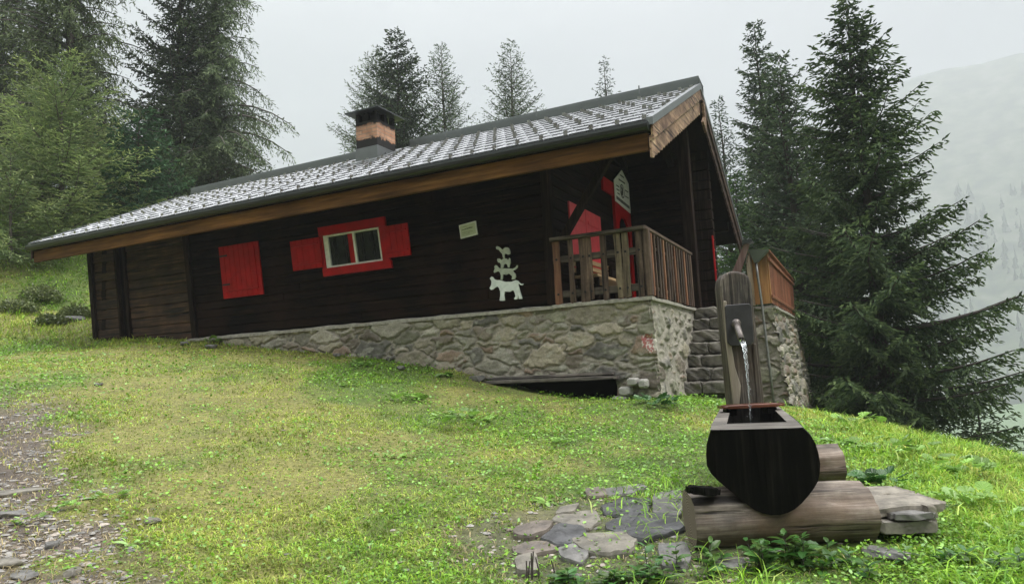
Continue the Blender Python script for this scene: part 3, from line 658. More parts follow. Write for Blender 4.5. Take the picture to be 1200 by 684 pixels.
for cxx in (wx0 + .22, wx0 + .43, wx1 - .36, wx1 - .16):
    mb.tube([(cxx, .012, 1.03), (cxx, .012, 1.52)], .007, 6)
    for sg in (-1, 1):
        for zc_ in (1.17, 1.38):
            mb.tube([(cxx + sg * (.012 + .055 * (1 - k / 14) * math.sin(k * .42)) , .014, zc_ + .075 * math.cos(k * .42) * (1 - k / 20)) for k in range(12)], .005, 5)
part(mb.fn(shear), 'window_grille', 'iron', parent=win)
for (x0, x1, nm) in ((xw(-6.27, 1.53), xw(-5.61, 1.53), 'l'), (xw(-4.31, 1.54), xw(-3.863, 1.537), 'r')):
    s_ = shpanel(x0, x1, 1.01, 1.535, -.03, .028, 'open_shutter', label='small open red shutter folded flat ' + ('left' if nm == 'l' else 'right') + ' of the window')
    part(MB().box(x0 + .03, x1 - .03, -.082, -.06, 1.09, 1.125).box(x0 + .03, x1 - .03, -.08, -.06, 1.42, 1.45).fn(shear), 'shutter_batten', 'red', .003, parent=s_)
# porch: red window shutters with sky light in their colour, red door on the X wall
XB = -1.36 + .012
def xpanel(y0, y1, z0, z1, t, name, mt, parent=None, label=None, boards=1, x=XB):
    mb = MB(); w = (y1 - y0) / boards
    for i in range(boards): mb.box(x, x + t, y0 + i * w + .002, y0 + (i + 1) * w - .002, z0, z1)
    return part(mb, name, mt, .003, parent=parent, label=label)
for (a, b_) in ((.70, 1.40), (1.42, 2.18)):
    s_ = xpanel(a, b_, .62, 1.66, .03, 'porch_shutter', 'redpink', label='tall red shutter, sky light painted into its red, behind the porch railing', boards=3)
    part(MB().box(XB + .03, XB + .045, a + .08, b_ - .08, .8, .86).box(XB + .03, XB + .045, a + .08, b_ - .08, 1.42, 1.48), 'shutter_batten', 'redpink', .003, parent=s_)
mb = MB(); yd0, yd1 = 3.0, 4.0
dpts = [(yd0, .02), (yd0, 2.45), (yd1, 2.45), (yd1, .02), (yd1 - .16, .02), (yd1 - .16, 1.55), (yd1 - .22, 1.75), (yd1 - .38, 1.86), (yd0 + .38, 1.86), (yd0 + .24, 1.75), (yd0 + .17, 1.55), (yd0 + .17, .02)]
mb.prism(dpts, 0, XB, XB + .05); mb.box(XB, XB + .04, 2.42, 2.998, 2.2, 2.45); dsur = part(mb, 'door_surround', 'red')
door = part(MB().box(XB - .02, XB + .01, yd0 + .17, yd1 - .16, .03, 1.87), 'door', 'black', parent=None)
part(MB().tube([(XB + .01, yd0 + .27, .95), (XB + .06, yd0 + .27, .95), (XB + .065, yd0 + .38, .95)], .012, 8), 'door_handle', 'iron', parent=door)
part(MB().box(.225, .25, 3.93, 4.06, .55, 1.40), 'corner_shutter', 'red', .003, label='narrow red shutter seen edge-on beside the porch post')
# porch railing ------------------------------------------------------
r_ = random.Random(11); mb = MB()
part(MB().bar((-1.36, -.045, .945), (.03, -.045, .945), .11, .05).box(-1.36, -.0, -.012, .02, .60, .70).box(-1.36, -.0, -.012, .02, .10, .20), 'front_rail', 'railwood', .006)
part(MB().bar((-.01, -.06, .955), (-.01, 3.10, .955), .10, .045).box(-.03, .0, .0, 3.08, .72, .76).box(-.03, .0, .0, 3.08, .14, .18), 'side_rail', 'railwoody', .006)
xs = [(-1.29, .105, 'picketred'), (-1.07, .085, 'picket'), (-.885, .11, 'picket'), (-.79, .08, 'picket'), (-.585, .085, 'picket'), (-.375, .09, 'picketlight'), (-.27, .095, 'picketlight'), (-.075 - .0, .085, 'picket')]
for i, (x, w, mt) in enumerate(xs):
    hw = w / 2; z0 = .02 - r_.uniform(0, .05); yb = -.012 - .004 * (i % 2)
    ww = [r_.uniform(-.008, .008) for _ in range(6)]
    poly = [(x - hw + ww[0], z0 + .02), (x - hw * .3, z0), (x + hw + ww[1], z0 + .025), (x + hw + ww[2], .35), (x + hw + ww[3], .62), (x + hw + ww[4], .915), (x - hw + ww[5], .915), (x - hw + ww[1], .5), (x - hw - ww[3], .28)]
    pk = part(MB().prism([(p[0], p[1]) for p in poly], 1, yb - .03, yb), 'picket', mt, .006)
    for z in (.65, .15): part(MB().tube([(x + .004, yb - .028, z), (x + .004, yb - .04, z)], .017, 8), 'bolt', 'iron', parent=pk)
part(MB().box(-.02, .075, -.05, .04, .015, .93), 'corner_post', 'picket', .008)
for i in range(17):
    y = .13 + i * .172 + r_.uniform(-.015, .015); w = r_.uniform(.052, .078)
    part(MB().prism([(y - w / 2, .03), (y + w / 2, .03 + r_.uniform(-.01, .02)), (y + w / 2 + r_.uniform(-.006, .006), .925), (y - w / 2, .925)], 0, .002, .026), 'side_picket', 'picketred' if i % 4 == 1 else 'picket', .004)
# porch bench with pale slats against the wall
pb = empty('porch_bench', H(-1.05, 1.5, .02), -HA); tag(pb, 'pale slatted wooden bench against the porch wall behind the railing', 'bench')
for z in (.50, .60, .70): MB().box(-.2, -.17, -1.05, .75, z, z + .07).build('back_slat', MT['benchslat'], pb, bevel=.004)
MB().box(-.17, .20, -1.05, .75, .40, .44).build('seat', MT['benchslat'], pb, bevel=.004)
for y in (-.95, .6): MB().box(-.16, -.09, y, y + .06, 0, .4).box(.10, .17, y, y + .06, 0, .4).box(-.165, -.10, y + .002, y + .058, .4, .76).build('leg', MT['darkwood'], pb, bevel=.004)
# steps ------------------------------------------------------
r_ = random.Random(3)
def rough_box(x0, x1, y0, y1, z0, z1, seed, amp=.018, n=7):
    import bmesh
    bm = bmesh.new(); bmesh.ops.create_cube(bm, size=1)
    bmesh.ops.subdivide_edges(bm, edges=bm.edges, cuts=n, use_grid_fill=True)
    vs = []
    for v in bm.verts:
        c = v.co; x, y, z = (x0 + (c.x + .5) * (x1 - x0), y0 + (c.y + .5) * (y1 - y0), z0 + (c.z + .5) * (z1 - z0))
        a = float(fbm(x * 7 + seed, z * 9 + y * 5, seed)) - .5; b_ = float(fbm(y * 7 + seed, z * 8 + x * 6, seed + 1)) - .5; d = float(fbm(x * 9, y * 9 + seed, seed + 2)) - .5
        e = sum(abs(abs(k) - .5) < 1e-4 for k in c); sh = .010 * (e - 1) if e > 1 else 0
        vs.append((x + a * amp * 2 - math.copysign(sh, c.x), y + b_ * amp * 2.5 - math.copysign(sh, c.y), z + d * amp * 1.6 - math.copysign(sh, c.z)))
    fs = [tuple(v.index for v in f.verts) for f in bm.faces]; bm.free(); return vs, fs
for i in range(7):
    y0 = 1.42 + i * .235; z1 = -1.40 + (i + 1) * .2; mb = MB()
    cut = r_.uniform(.25, .55)
    mb.add(*rough_box(.03, cut, y0, y0 + .30, z1 - .19, z1, i * 3 + 1, .03)); mb.add(*rough_box(cut + .015, .86, y0 + r_.uniform(-.02, .02), y0 + .30, z1 - .19, z1 + r_.uniform(-.012, .012), i * 3 + 50, .02))
    part(mb, 'stone_step', 'step')
part(MB().box(.03, .83, 1.55, 1.7, -1.9, -1.25).box(.03, .83, 1.7, 1.95, -1.9, -1.05).box(.03, .83, 1.95, 2.2, -1.9, -.85).box(.03, .83, 2.2, 2.45, -1.9, -.65).box(.03, .83, 2.45, 2.7, -1.9, -.45).box(.03, .83, 2.7, 3.1, -1.9, -.25).box(.0, .82, 3.1, 9.0, -1.9, -.02), 'step_core', 'step')
# terrace on the right of the steps -----------------------------------
zb2 = lambda z: -z * .09
rubble('terrace_front_wall', 'x', .80, 1.18, -2.3, .02, 21, hut, pos=3.9, zb=zb2, corner=1, relief=.05, mwidth=.03, light=.95)
rubble('terrace_side_wall', 'y', 3.85, 9.3, -2.9, .0, 22, hut, pos=1.14, out=1, zb=zb2, corner=-1, mortar=(.24, .225, .19), light=.95, relief=.07, mwidth=.03, res=.02)
part(MB().box(.75, 1.10, 3.95, 9.25, -3.0, -.03), 'terrace_core', 'cement')
ledge(.72, 1.24, 3.86, 9.35, 'terrace_ledge', .01, 9)
# terrace railing with solid orange end panel and slatted side
part(MB().box(.90, 1.02, 3.86, 3.885, .05, .97).box(1.022, 1.15, 3.86, 3.885, .05, .95), 'end_panel', 'panel', .004, label='fresh orange boards closing the end of the terrace railing')
for z in (.15, .80): part(MB().box(1.185, 1.215, 3.86, 9.1, z, z + .06), 'terrace_rail', 'slatred', .004)
part(MB().bar((1.17, 3.84, .985), (1.17, 9.12, .93), .11, .035), 'terrace_rail_cap', 'slatred', .004)
for i in range(26):
    y = 3.93 + i * .205; part(MB().box(1.152, 1.18, y - .05, y + .05, .06, .95 - .012 * i * .2), 'terrace_slat', 'slatred' if i else 'panel', .004)
for i in range(5):
    y = 3.22 + i * .14; part(MB().box(.88, .905, y - .05, y + .05, .02, .74 + .07 * i), 'stair_slat', 'picketlight', .004)
part(MB().prism([(.58, .62), (.74, .62), (.93, 1.10), (.84, 1.13)], 1, 3.56, 3.60), 'stair_board', 'stairboard', .004, label='wet purple-brown board slanting behind the fountain post')
part(MB().prism([(.55, .0), (.74, .0), (.74, .62), (.58, .62)], 1, 3.60, 3.63), 'stair_post', 'rakedark', .004)
part(MB().prism([(.80, 1.10), (.99, 1.13), (.96, 1.18), (.82, 1.17)], 1, 3.5, 3.72), 'stair_post_cap', 'capmetal')
dp = part(MB().tube([(.99, 3.74, .80), (.995, 3.74, .55), (1.02, 3.74, .1), (1.035, 3.72, -.32), (1.06, 3.70, -1.0), (1.085, 3.68, -1.9)], .022, 10), 'downpipe', 'pipe', smooth=True)
mb = MB().add([(.88, 3.64, 1.02), (1.22, 3.64, .98), (1.22, 3.84, .98), (.88, 3.84, 1.02), (.96, 3.71, .78), (1.02, 3.71, .78), (1.02, 3.77, .78), (.96, 3.77, .78)], [(0, 1, 2, 3), (7, 6, 5, 4), (0, 4, 5, 1), (1, 5, 6, 2), (2, 6, 7, 3), (3, 7, 4, 0)])
part(mb, 'funnel', 'ridgemetal', parent=dp)
# pale slats of a small rail beyond the steps
part(MB().box(.30, .60, 4.9, 4.93, .30, .37).box(.30, .60, 4.9, 4.93, .10, .17).box(.31, .34, 4.93, 4.97, 0, .42), 'landing_rail', 'picketlight', .003)

# ------------------------------------------------------------------ things on and at the hut
nb = empty('notice_board', H(-2.70, -.02, 1.17), -HA, rot=(0, math.radians(-6), -HA)); tag(nb, 'small pale green notice with a white border fixed to the dark log wall', 'notice')
MB().box(-.15, .15, -.02, 0, 0, .215).build('board', MT['white'], nb, bevel=.003); MB().box(-.13, .13, -.0225, -.02, .02, .195).build('paper', MT['notice'], nb)
mb = MB(); r_ = random.Random(4)
for (z, h_, a, b_) in ((.165, .005, -.10, .0), (.12, .014, -.11, .09), (.135, .006, -.02, .08), (.085, .004, -.11, .06), (.07, .004, -.10, .08), (.05, .004, -.11, .03)):
    x = a
    while x < b_: w = r_.uniform(.01, .025); mb.box(x, min(x + w, b_), -.024, -.0225, z, z + h_ * r_.uniform(.7, 1.1)); x += w + .006
mb.build('text_lines', MT['ink'], nb)
def cutout(name, pts, z0, sc, label, mt, ox):
    # traced in units of the zoomed view (8.55 px per image px), centred on ox
    o_ = empty(name, H(ox, -.015, z0), -HA)
    tag(o_, label, 'wall cutout', 'animal cutouts stacked on the log wall')
    MB().prism(pts, 1, -.022, 0).build('silhouette', MT[mt], o_, bevel=.002); return o_
def cpts(raw):
    out_ = []
    for (a, b_) in raw:
        X_, _, Z_ = onY(565 + a / 8.55, 280 + b_ / 8.55, -.02); out_.append((X_, Z_))
    return out_
def cut(name, raw, label, mt):
    P_ = cpts(raw); mxp = sum(p[0] for p in P_) / len(P_); mz = min(p[1] for p in P_)
    cutout(name, [(p[0] - mxp, p[1] - mz) for p in P_], mz, 1, label, mt, mxp)
cut('donkey_cutout', [(100, 375), (80, 395), (92, 412), (98, 430), (95, 460), (78, 492), (92, 510), (112, 505), (135, 485), (155, 475), (172, 490), (185, 525), (186, 570), (178, 612), (182, 618), (228, 618), (232, 610), (224, 560), (230, 525), (280, 530), (315, 512), (330, 540), (338, 575), (322, 598), (330, 606), (354, 602), (362, 575), (360, 555), (370, 575), (368, 600), (402, 600), (404, 590), (392, 550), (378, 505), (368, 465), (370, 440), (385, 460), (402, 465), (416, 455), (412, 446), (398, 450), (380, 440), (362, 418), (340, 412), (300, 428), (240, 430), (180, 412), (150, 412), (125, 402), (115, 385)],
    'white painted donkey cut-out on the log wall, lowest and largest of the four animals', 'cutout')
cut('dog_cutout', [(140, 262), (126, 275), (130, 298), (120, 325), (124, 340), (145, 330), (162, 322), (182, 335), (192, 370), (188, 410), (206, 410), (212, 380), (212, 355), (245, 360), (268, 345), (285, 355), (305, 375), (300, 405), (330, 402), (342, 378), (338, 350), (318, 330), (312, 318), (340, 305), (358, 285), (358, 262), (348, 266), (338, 285), (312, 298), (270, 296), (230, 295), (185, 296), (165, 285), (150, 265)],
    'greenish dog cut-out standing on the donkey\'s back', 'cutout2')
cut('cat_cutout', [(158, 196), (154, 215), (164, 235), (185, 240), (192, 262), (190, 292), (206, 292), (218, 285), (222, 258), (240, 245), (256, 262), (262, 285), (275, 285), (280, 262), (288, 240), (286, 200), (276, 190), (268, 205), (264, 215), (250, 198), (228, 192), (212, 200), (200, 212), (186, 205), (176, 196)],
    'greenish cat cut-out standing on the dog, second from the top', 'cutout2')
cut('rooster_cutout', [(152, 72), (140, 86), (150, 104), (170, 108), (186, 130), (205, 150), (212, 190), (228, 190), (226, 158), (238, 145), (262, 158), (282, 152), (286, 130), (276, 100), (262, 86), (238, 84), (222, 95), (212, 108), (196, 100), (180, 84), (168, 76)],
    'greenish rooster cut-out perched on top of the cat', 'cutout2')
# gable sign
gs = empty('round_emblem_sign', H(-1.29, 3.42, 2.0), -HA); tag(gs, 'white pointed sign with a round black emblem above the red porch door', 'sign')
MB().prism([(-.42, .10), (.50, .03), (.50, .62), (.10, .80), (-.42, .50)], 0, 0, .02).build('board', MT['signwhite'], gs, bevel=.003)
mb = MB()
ring = [(.0205, .02 + .135 * math.cos(t), .37 + .135 * math.sin(t)) for t in np.linspace(0, 2 * math.pi, 25)[:-1]]; ring2 = [(.0205, .02 + .11 * math.cos(t), .37 + .11 * math.sin(t)) for t in np.linspace(0, 2 * math.pi, 25)[:-1]]
n = 24; mb.add(ring + ring2 + [(p[0] + .003, p[1], p[2]) for p in ring + ring2], [(48 + i, 48 + (i + 1) % n, 72 + (i + 1) % n, 72 + i) for i in range(n)] + [(i, (i + 1) % n, 48 + (i + 1) % n, 48 + i) for i in range(n)])
mb.prism([(-.05, .29), (.03, .28), (.07, .35), (.06, .44), (.0, .47), (-.04, .42), (-.02, .38), (-.06, .35)], 0, .0205, .024)
mb.build('emblem', MT['ink'], gs)
mb = MB(); r_ = random.Random(9)
def words(y0, y1, z, h_, ln=.05, slope=0):
    y = y0
    while y < y1: w = r_.uniform(ln * .6, ln * 1.3); mb.box(.0205, .0235, y, min(y + w, y1), z + (y - y0) * slope, z + h_ + (y - y0) * slope); y += w + ln * .35
words(-.38, .44, .145, .06, .045, -.06); words(-.34, -.16, .33, .022, .03); words(-.34, -.17, .40, .022, .03); words(-.30, -.16, .26, .022, .03); words(.22, .42, .42, .022, .03); words(.2, .42, .30, .02, .03); words(-.16, .24, .55, .03, .04); words(-.05, .2, .66, .025, .035)
mb.build('lettering', MT['ink'], gs)
# plank across the hollow under the wall and the blocks that carry its end
pk = empty('bench_plank', H(-1.35, -.12, -1.035), -HA); tag(pk, 'long grey weathered plank bridging the dark hollow at the foot of the stone wall', 'plank')
MB().add(*rough_box(-1.17, .90, -.24, .05, -.03, .02, 91, .004)).fn(lambda x, y, z: (x, y, z + .012 * (x + 1.17) / -2.1)).build('board', MT['greyplank'], pk)
MB().add(*rough_box(-1.14, .84, -.10, .06, .024, .06, 92, .004)).build('board', MT['greyplank'], pk)
for (px, py, w, h_, lb) in ((733, 458, .16, .12, 'lower grey concrete block under the right end of the long plank'), (742, 447, .14, .105, 'upper concrete block stacked on two others beside the plank'), (727, 469, .2, .12, 'lowest concrete block half sunk in weeds by the plank end'), (754, 449, .11, .12, 'small pale concrete block standing right of the stacked ones')):
    X_, _, Z_ = onY(px, py, -.22); bo = MB().add(*rough_box(-w / 2, w / 2, -.1, .1, -h_ / 2, h_ / 2, int(px), .004, 4)).build('concrete_block', MT['concrete'], None)
    bo.location = Vector(H(X_, -.2, Z_)); bo.rotation_euler = (0, 0, -HA + .2 * (px % 3 - 1)); tag(bo, lb, 'block', 'concrete blocks at the plank end')

# ------------------------------------------------------------------ conifers
def sprigs(P, D, L, Wd, cols, cross=True, rs=None):
    """thin pointed needle sprays: P start, D unit direction, L length, Wd width -> crossed diamonds"""
    n = len(P); ref = rs.normal(size=(n, 3)); A = np.cross(D, ref); A /= np.linalg.norm(A, axis=1)[:, None] + 1e-9; B = np.cross(D, A)
    V = []; C = []
    for S in ((A, B) if cross else (A,)):
        mid = P + D * (L * .45)[:, None]; V.append(np.stack([P, mid + S * (Wd / 2)[:, None], P + D * L[:, None], mid - S * (Wd / 2)[:, None]], 1)); C.append(np.repeat(cols[:, None], 4, 1))
    V = np.concatenate(V).reshape(-1, 3); C = np.concatenate(C).reshape(-1, 3)
    return V, C
def conifer(name, base, height, R, kind, label, group, seed, dens=1.0, bark='bark', tint=(0.043, 0.072, 0.032), tip=(0.109, 0.152, 0.051), low=.05, up=-.1, upc=.28, droop=.35, prof=.8, lean_=(0, 0), first=None, tw=.16, sz=1.0, bare=0.0, irr=.22, pieces=1.0, wf=.24, whorl=0, sp=.085, scat=.5):
    rs = np.random.default_rng(seed); H_ = height
    t = empty(name, base); tag(t, label, 'tree', group)
    lx, ly = lean_
    mb = MB(); k = 14; r0 = max(.06, H_ * .016)
    ax = lambda h: np.array([lx * (h / H_)**1.5 + .03 * math.sin(h * 1.1 + seed), ly * (h / H_)**1.5, h])
    mb.tube([ax(H_ * i / k - (.4 if i == 0 else 0)) for i in range(k + 1)], [max(.006, r0 * (1 - i / k)**.9) * (1.25 if i == 0 else 1) for i in range(k + 1)], 8)
    nb_ = int(dens * H_ * 15); hq = (np.arange(nb_) + rs.random(nb_)) / nb_
    if whorl:                                              # boughs sit in whorls with gaps between the layers
        kq = H_ / whorl; hq = (np.floor(hq * kq) + .5 + rs.normal(size=nb_) * .13 + .35 * np.sin(np.arange(nb_) * 2.4)) / kq; hq = np.clip(hq, 0, 1)
    hs = H_ * (low + (1 - low) * hq)**.95; az = np.arange(nb_) * 2.399963 + rs.normal(size=nb_) * .4
    Ls = R * np.clip(1 - hs / H_, 0, 1)**prof * (1 - irr + irr * 2 * rs.random(nb_) * .8) * (.75 + .25 * sst(0, .2, hs / H_)) + .05 + .07 * min(1, H_ / 9)
    Ps = []; Ds = []; LL = []; cc = []
    for i in range(nb_):
        L = Ls[i]; f = hs[i] / H_; a = az[i]; d = np.array([math.cos(a), math.sin(a), 0]); sd_ = np.array([-d[1], d[0], 0])
        e0 = up + .75 * f**1.5; e1 = upc * (1 - .4 * f); o_ = ax(hs[i]); curve = rs.normal() * .12
        def pos(tt): return o_ + d * (L * tt)[:, None] + np.array([0, 0, 1]) * (L * (e0 * tt + e1 * tt**2.2))[:, None] + sd_ * (L * curve * tt**2)[:, None]
        if L > .45:
            q = pos(np.linspace(0, .95, 5)); mb.tube([tuple(p) for p in q], [max(.004, r0 * .30 * (L / R) * (1 - j / 5.2)) for j in range(5)], 4, False)
        # twigs along the bough
        nt_ = max(4, int(L / tw * 2.0 * pieces)); tt = np.clip((np.arange(nt_) + rs.random(nt_)) / nt_, .04 + bare, 1); side = np.where(np.arange(nt_) % 2 == 0, 1, -1)
        p = pos(tt); tl = L * .42 * (1 - tt)**.7 * (.6 + .6 * rs.random(nt_)) + .14 * sz
        tl *= np.where(rs.random(nt_) < .12, .4, 1)
        ang = (.75 + .35 * rs.random(nt_)); td = d[None] * np.cos(ang)[:, None] + sd_[None] * (np.sin(ang) * side)[:, None]
        if kind == 'larch': td = td * .45 + np.array([0, 0, -1.0]) * (.35 + .65 * rs.random(nt_))[:, None]; tl = tl * 1.15 + .22 * rs.random(nt_)
        else: td[:, 2] += e0 * .6 + e1 * tt * 1.5 - droop * (.5 + rs.random(nt_) * .8)
        td /= np.linalg.norm(td, axis=1)[:, None]
        m_ = np.maximum(2, (tl / (sp * sz)).astype(int)); idx = np.repeat(np.arange(nt_), m_); fr = (np.concatenate([np.arange(q_) for q_ in m_]) + .2) / m_[idx]
        sp_ = p[idx] + td[idx] * (tl[idx] * fr)[:, None]; sp_[:, 2] -= (droop * .35 * tl[idx] * fr**2)
        n_ = len(idx); dd = td[idx] + rs.normal(size=(n_, 3)) * (scat if kind != 'larch' else .6) + sd_ * ((np.arange(n_) % 2 - .5) * .7)[:, None]
        if kind == 'spruce': dd[:, 2] -= .12
        dd /= np.linalg.norm(dd, axis=1)[:, None]
        Ps.append(sp_); Ds.append(dd); l_ = (.11 + .10 * rs.random(n_)) * sz * (1.25 - .5 * fr); LL.append(l_)
        mixv = np.clip(tt[idx] * .45 + fr * .35 + rs.normal(size=n_) * .18, 0, 1)**1.6  # skylit tips and shaded inner boughs are put into the needle colour
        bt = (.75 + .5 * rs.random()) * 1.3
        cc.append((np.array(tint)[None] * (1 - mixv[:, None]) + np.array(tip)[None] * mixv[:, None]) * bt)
    # leader
    P = np.concatenate(Ps); D = np.concatenate(Ds); L = np.concatenate(LL); C = np.concatenate(cc)
    wfac = wf if kind == 'spruce' else .18
    V, Cv = sprigs(P, D, L, L * wfac + .006, C, kind != 'larch', rs)
    F_ = np.arange(len(V)).reshape(-1, 4)
    mb.build('trunk', MT[bark], t, smooth=True)
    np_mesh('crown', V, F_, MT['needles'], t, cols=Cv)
    return t, len(F_)
NF = 0
def tree_at(apx, apy, dist, R, name='spruce_tree', **k):
    global NF
    a = at(apx, apy, dist); z0 = g1(a[0], a[1]); t, n = conifer(name, (a[0], a[1], z0), a[2] - z0, R, k.pop('kind', 'spruce'), k.pop('label'), k.pop('group'), k.pop('seed'), **k); NF += n; return t
GR = 'trees on the right of the hut'; GL = 'trees on the slope left of the hut'; GB = 'trees rising behind the roof'
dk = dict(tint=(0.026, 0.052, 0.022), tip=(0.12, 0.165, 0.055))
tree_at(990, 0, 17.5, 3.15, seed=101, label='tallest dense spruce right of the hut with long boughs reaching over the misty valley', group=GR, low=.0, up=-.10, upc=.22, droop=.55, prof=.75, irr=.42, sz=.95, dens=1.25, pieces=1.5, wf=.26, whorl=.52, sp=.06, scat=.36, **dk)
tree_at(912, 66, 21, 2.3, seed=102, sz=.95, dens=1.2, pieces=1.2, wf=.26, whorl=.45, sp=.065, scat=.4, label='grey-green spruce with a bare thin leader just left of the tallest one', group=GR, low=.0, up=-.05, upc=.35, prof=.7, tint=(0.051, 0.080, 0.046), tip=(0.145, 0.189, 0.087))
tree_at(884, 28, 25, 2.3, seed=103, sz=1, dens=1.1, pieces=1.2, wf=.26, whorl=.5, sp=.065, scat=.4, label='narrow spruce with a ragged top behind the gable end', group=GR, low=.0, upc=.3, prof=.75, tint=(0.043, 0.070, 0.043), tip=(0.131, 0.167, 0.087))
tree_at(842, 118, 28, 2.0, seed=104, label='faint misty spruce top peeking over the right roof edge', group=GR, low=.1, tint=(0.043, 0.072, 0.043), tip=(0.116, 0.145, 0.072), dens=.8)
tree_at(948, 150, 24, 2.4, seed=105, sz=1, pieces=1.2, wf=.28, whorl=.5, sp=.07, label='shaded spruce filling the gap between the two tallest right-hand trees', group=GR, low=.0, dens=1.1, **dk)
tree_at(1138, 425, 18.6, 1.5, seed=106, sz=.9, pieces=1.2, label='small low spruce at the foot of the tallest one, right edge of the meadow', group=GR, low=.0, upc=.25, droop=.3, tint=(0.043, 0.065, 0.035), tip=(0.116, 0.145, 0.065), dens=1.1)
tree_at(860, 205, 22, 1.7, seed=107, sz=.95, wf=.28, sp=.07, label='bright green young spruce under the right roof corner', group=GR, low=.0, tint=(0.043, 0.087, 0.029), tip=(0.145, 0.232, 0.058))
# behind the roof
tree_at(464, 38, 31, 3.1, seed=111, whorl=.5, sp=.07, wf=.28, label='darkest spruce behind the chimney', group=GB, low=.15, tint=(0.036, 0.058, 0.032), tip=(0.102, 0.131, 0.065), prof=.72, up=0)
tree_at(441, 62, 35, 3.6, seed=112, name='larch_tree', kind='feather', label='pale larch leaning on the dark spruce behind the chimney', group=GB, low=.15, tint=(0.087, 0.123, 0.065), tip=(0.217, 0.261, 0.131), prof=.7, up=.1, dens=.8, bark='barkgrey')
tree_at(517, 55, 34, 2.9, seed=113, name='larch_tree', kind='feather', label='slim pale conifer standing right of the chimney', group=GB, low=.15, tint=(0.072, 0.109, 0.058), tip=(0.189, 0.232, 0.116), prof=.75, up=.12, upc=.3, dens=.8, bark='barkgrey')
tree_at(597, 52, 33, 3.1, seed=114, name='larch_tree', kind='feather', label='broad pale conifer alone above the middle of the ridge', group=GB, low=.15, tint=(0.065, 0.099, 0.051), tip=(0.174, 0.210, 0.102), prof=.75, up=.12, upc=.35, dens=.8, bark='barkgrey')
tree_at(708, 72, 36, 2.3, seed=115, label='bare tipped little conifer top showing above the right part of the ridge', group=GB, low=.2, tint=(0.058, 0.080, 0.058), tip=(0.145, 0.174, 0.102), dens=.42, up=.15, irr=.4)
# left slope
tree_at(88, -175, 26, 3.5, seed=121, name='larch_tree', kind='larch', label='old larch with a thick dark trunk and hanging boughs above the pale young trees', group=GL, low=.12, tint=(0.048, 0.068, 0.028), tip=(0.12, 0.155, 0.055), prof=.55, up=.12, upc=-.5, dens=.62, pieces=1.7, bark='bark', bare=.08, sz=1.25, lean_=(-.3, 0), irr=.4)
tree_at(250, -150, 28, 3.2, seed=122, name='larch_tree', kind='larch', label='tall grey-green larch with open boughs against the sky, left of the chimney', group=GL, low=.14, tint=(0.062, 0.088, 0.045), tip=(0.14, 0.18, 0.08), prof=.55, up=.08, upc=-.55, dens=.7, pieces=1.7, bark='barkgrey', bare=.04, sz=1.2, irr=.35)
tree_at(210, -60, 27, 2.5, seed=123, whorl=.5, sp=.07, wf=.3, label='dark spruce entwined with the tall grey-green larch', group=GL, low=.1, tint=(0.023, 0.038, 0.022), tip=(0.072, 0.096, 0.043), dens=.75, up=-.05, prof=.6)
tree_at(8, -90, 29, 3.0, seed=124, label='dark spruce at the left edge of the picture', group=GL, low=.05, tint=(0.020, 0.035, 0.020), tip=(0.065, 0.087, 0.041), dens=.7, prof=.6)
tree_at(74, 72, 20, 2.9, seed=125, sz=.72, name='young_larch', kind='feather', whorl=.38, sp=.062, scat=.33, label='bright green feathery young larch at the left, in front of the dark trees', group=GL, low=.05, tint=(0.135,0.196,0.076), tip=(0.408,0.455,0.183), prof=.62, up=.12, upc=.1, droop=.2, dens=1.25, bark='barkgrey')
tree_at(52, 100, 21, 2.6, seed=126, sz=.75, name='young_larch', kind='feather', whorl=.38, sp=.062, scat=.33, label='second feathery young larch, its thin leader just left of the brightest one', group=GL, low=.05, tint=(0.121,0.177,0.083), tip=(0.354,0.392,0.183), prof=.62, up=.12, upc=.1, droop=.2, dens=1.0, bark='barkgrey')
tree_at(14, 175, 18.5, 2.3, seed=127, sz=.72, name='young_larch', kind='feather', whorl=.38, sp=.062, scat=.33, label='low light green young larch cut by the left picture edge', group=GL, low=.05, tint=(0.121,0.177,0.076), tip=(0.354,0.392,0.168), prof=.6, up=.1, upc=.05, dens=1.0, bark='barkgrey')
tree_at(163, 132, 21.5, 1.9, seed=128, sp=.07, wf=.28, whorl=.4, label='deep green young spruce between the bright larch and the roof', group=GL, low=.0, tint=(0.032, 0.072, 0.035), tip=(0.080, 0.160, 0.065), dens=1.2, prof=.6)
tree_at(118, 150, 22.5, 2.0, seed=129, sz=.8, name='young_larch', kind='feather', whorl=.38, sp=.062, scat=.33, label='yellow-green young larch between the brightest larch and the deep green spruce', group=GL, low=.05, tint=(0.121,0.157,0.071), tip=(0.326,0.331,0.151), prof=.6, dens=1.0, bark='barkgrey')
tree_at(198, 165, 24, 2.0, seed=130, label='small dark spruce just above the left roof edge', group=GL, low=.0, dens=.9, **dk)
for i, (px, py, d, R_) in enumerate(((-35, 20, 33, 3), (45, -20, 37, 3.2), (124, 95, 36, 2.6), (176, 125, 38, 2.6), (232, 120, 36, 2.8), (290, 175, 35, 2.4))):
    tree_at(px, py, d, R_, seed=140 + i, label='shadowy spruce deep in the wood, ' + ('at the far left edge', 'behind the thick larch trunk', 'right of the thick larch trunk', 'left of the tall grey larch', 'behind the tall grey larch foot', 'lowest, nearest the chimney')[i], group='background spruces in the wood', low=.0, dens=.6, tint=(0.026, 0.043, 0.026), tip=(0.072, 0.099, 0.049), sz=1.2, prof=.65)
print('needle faces', NF)

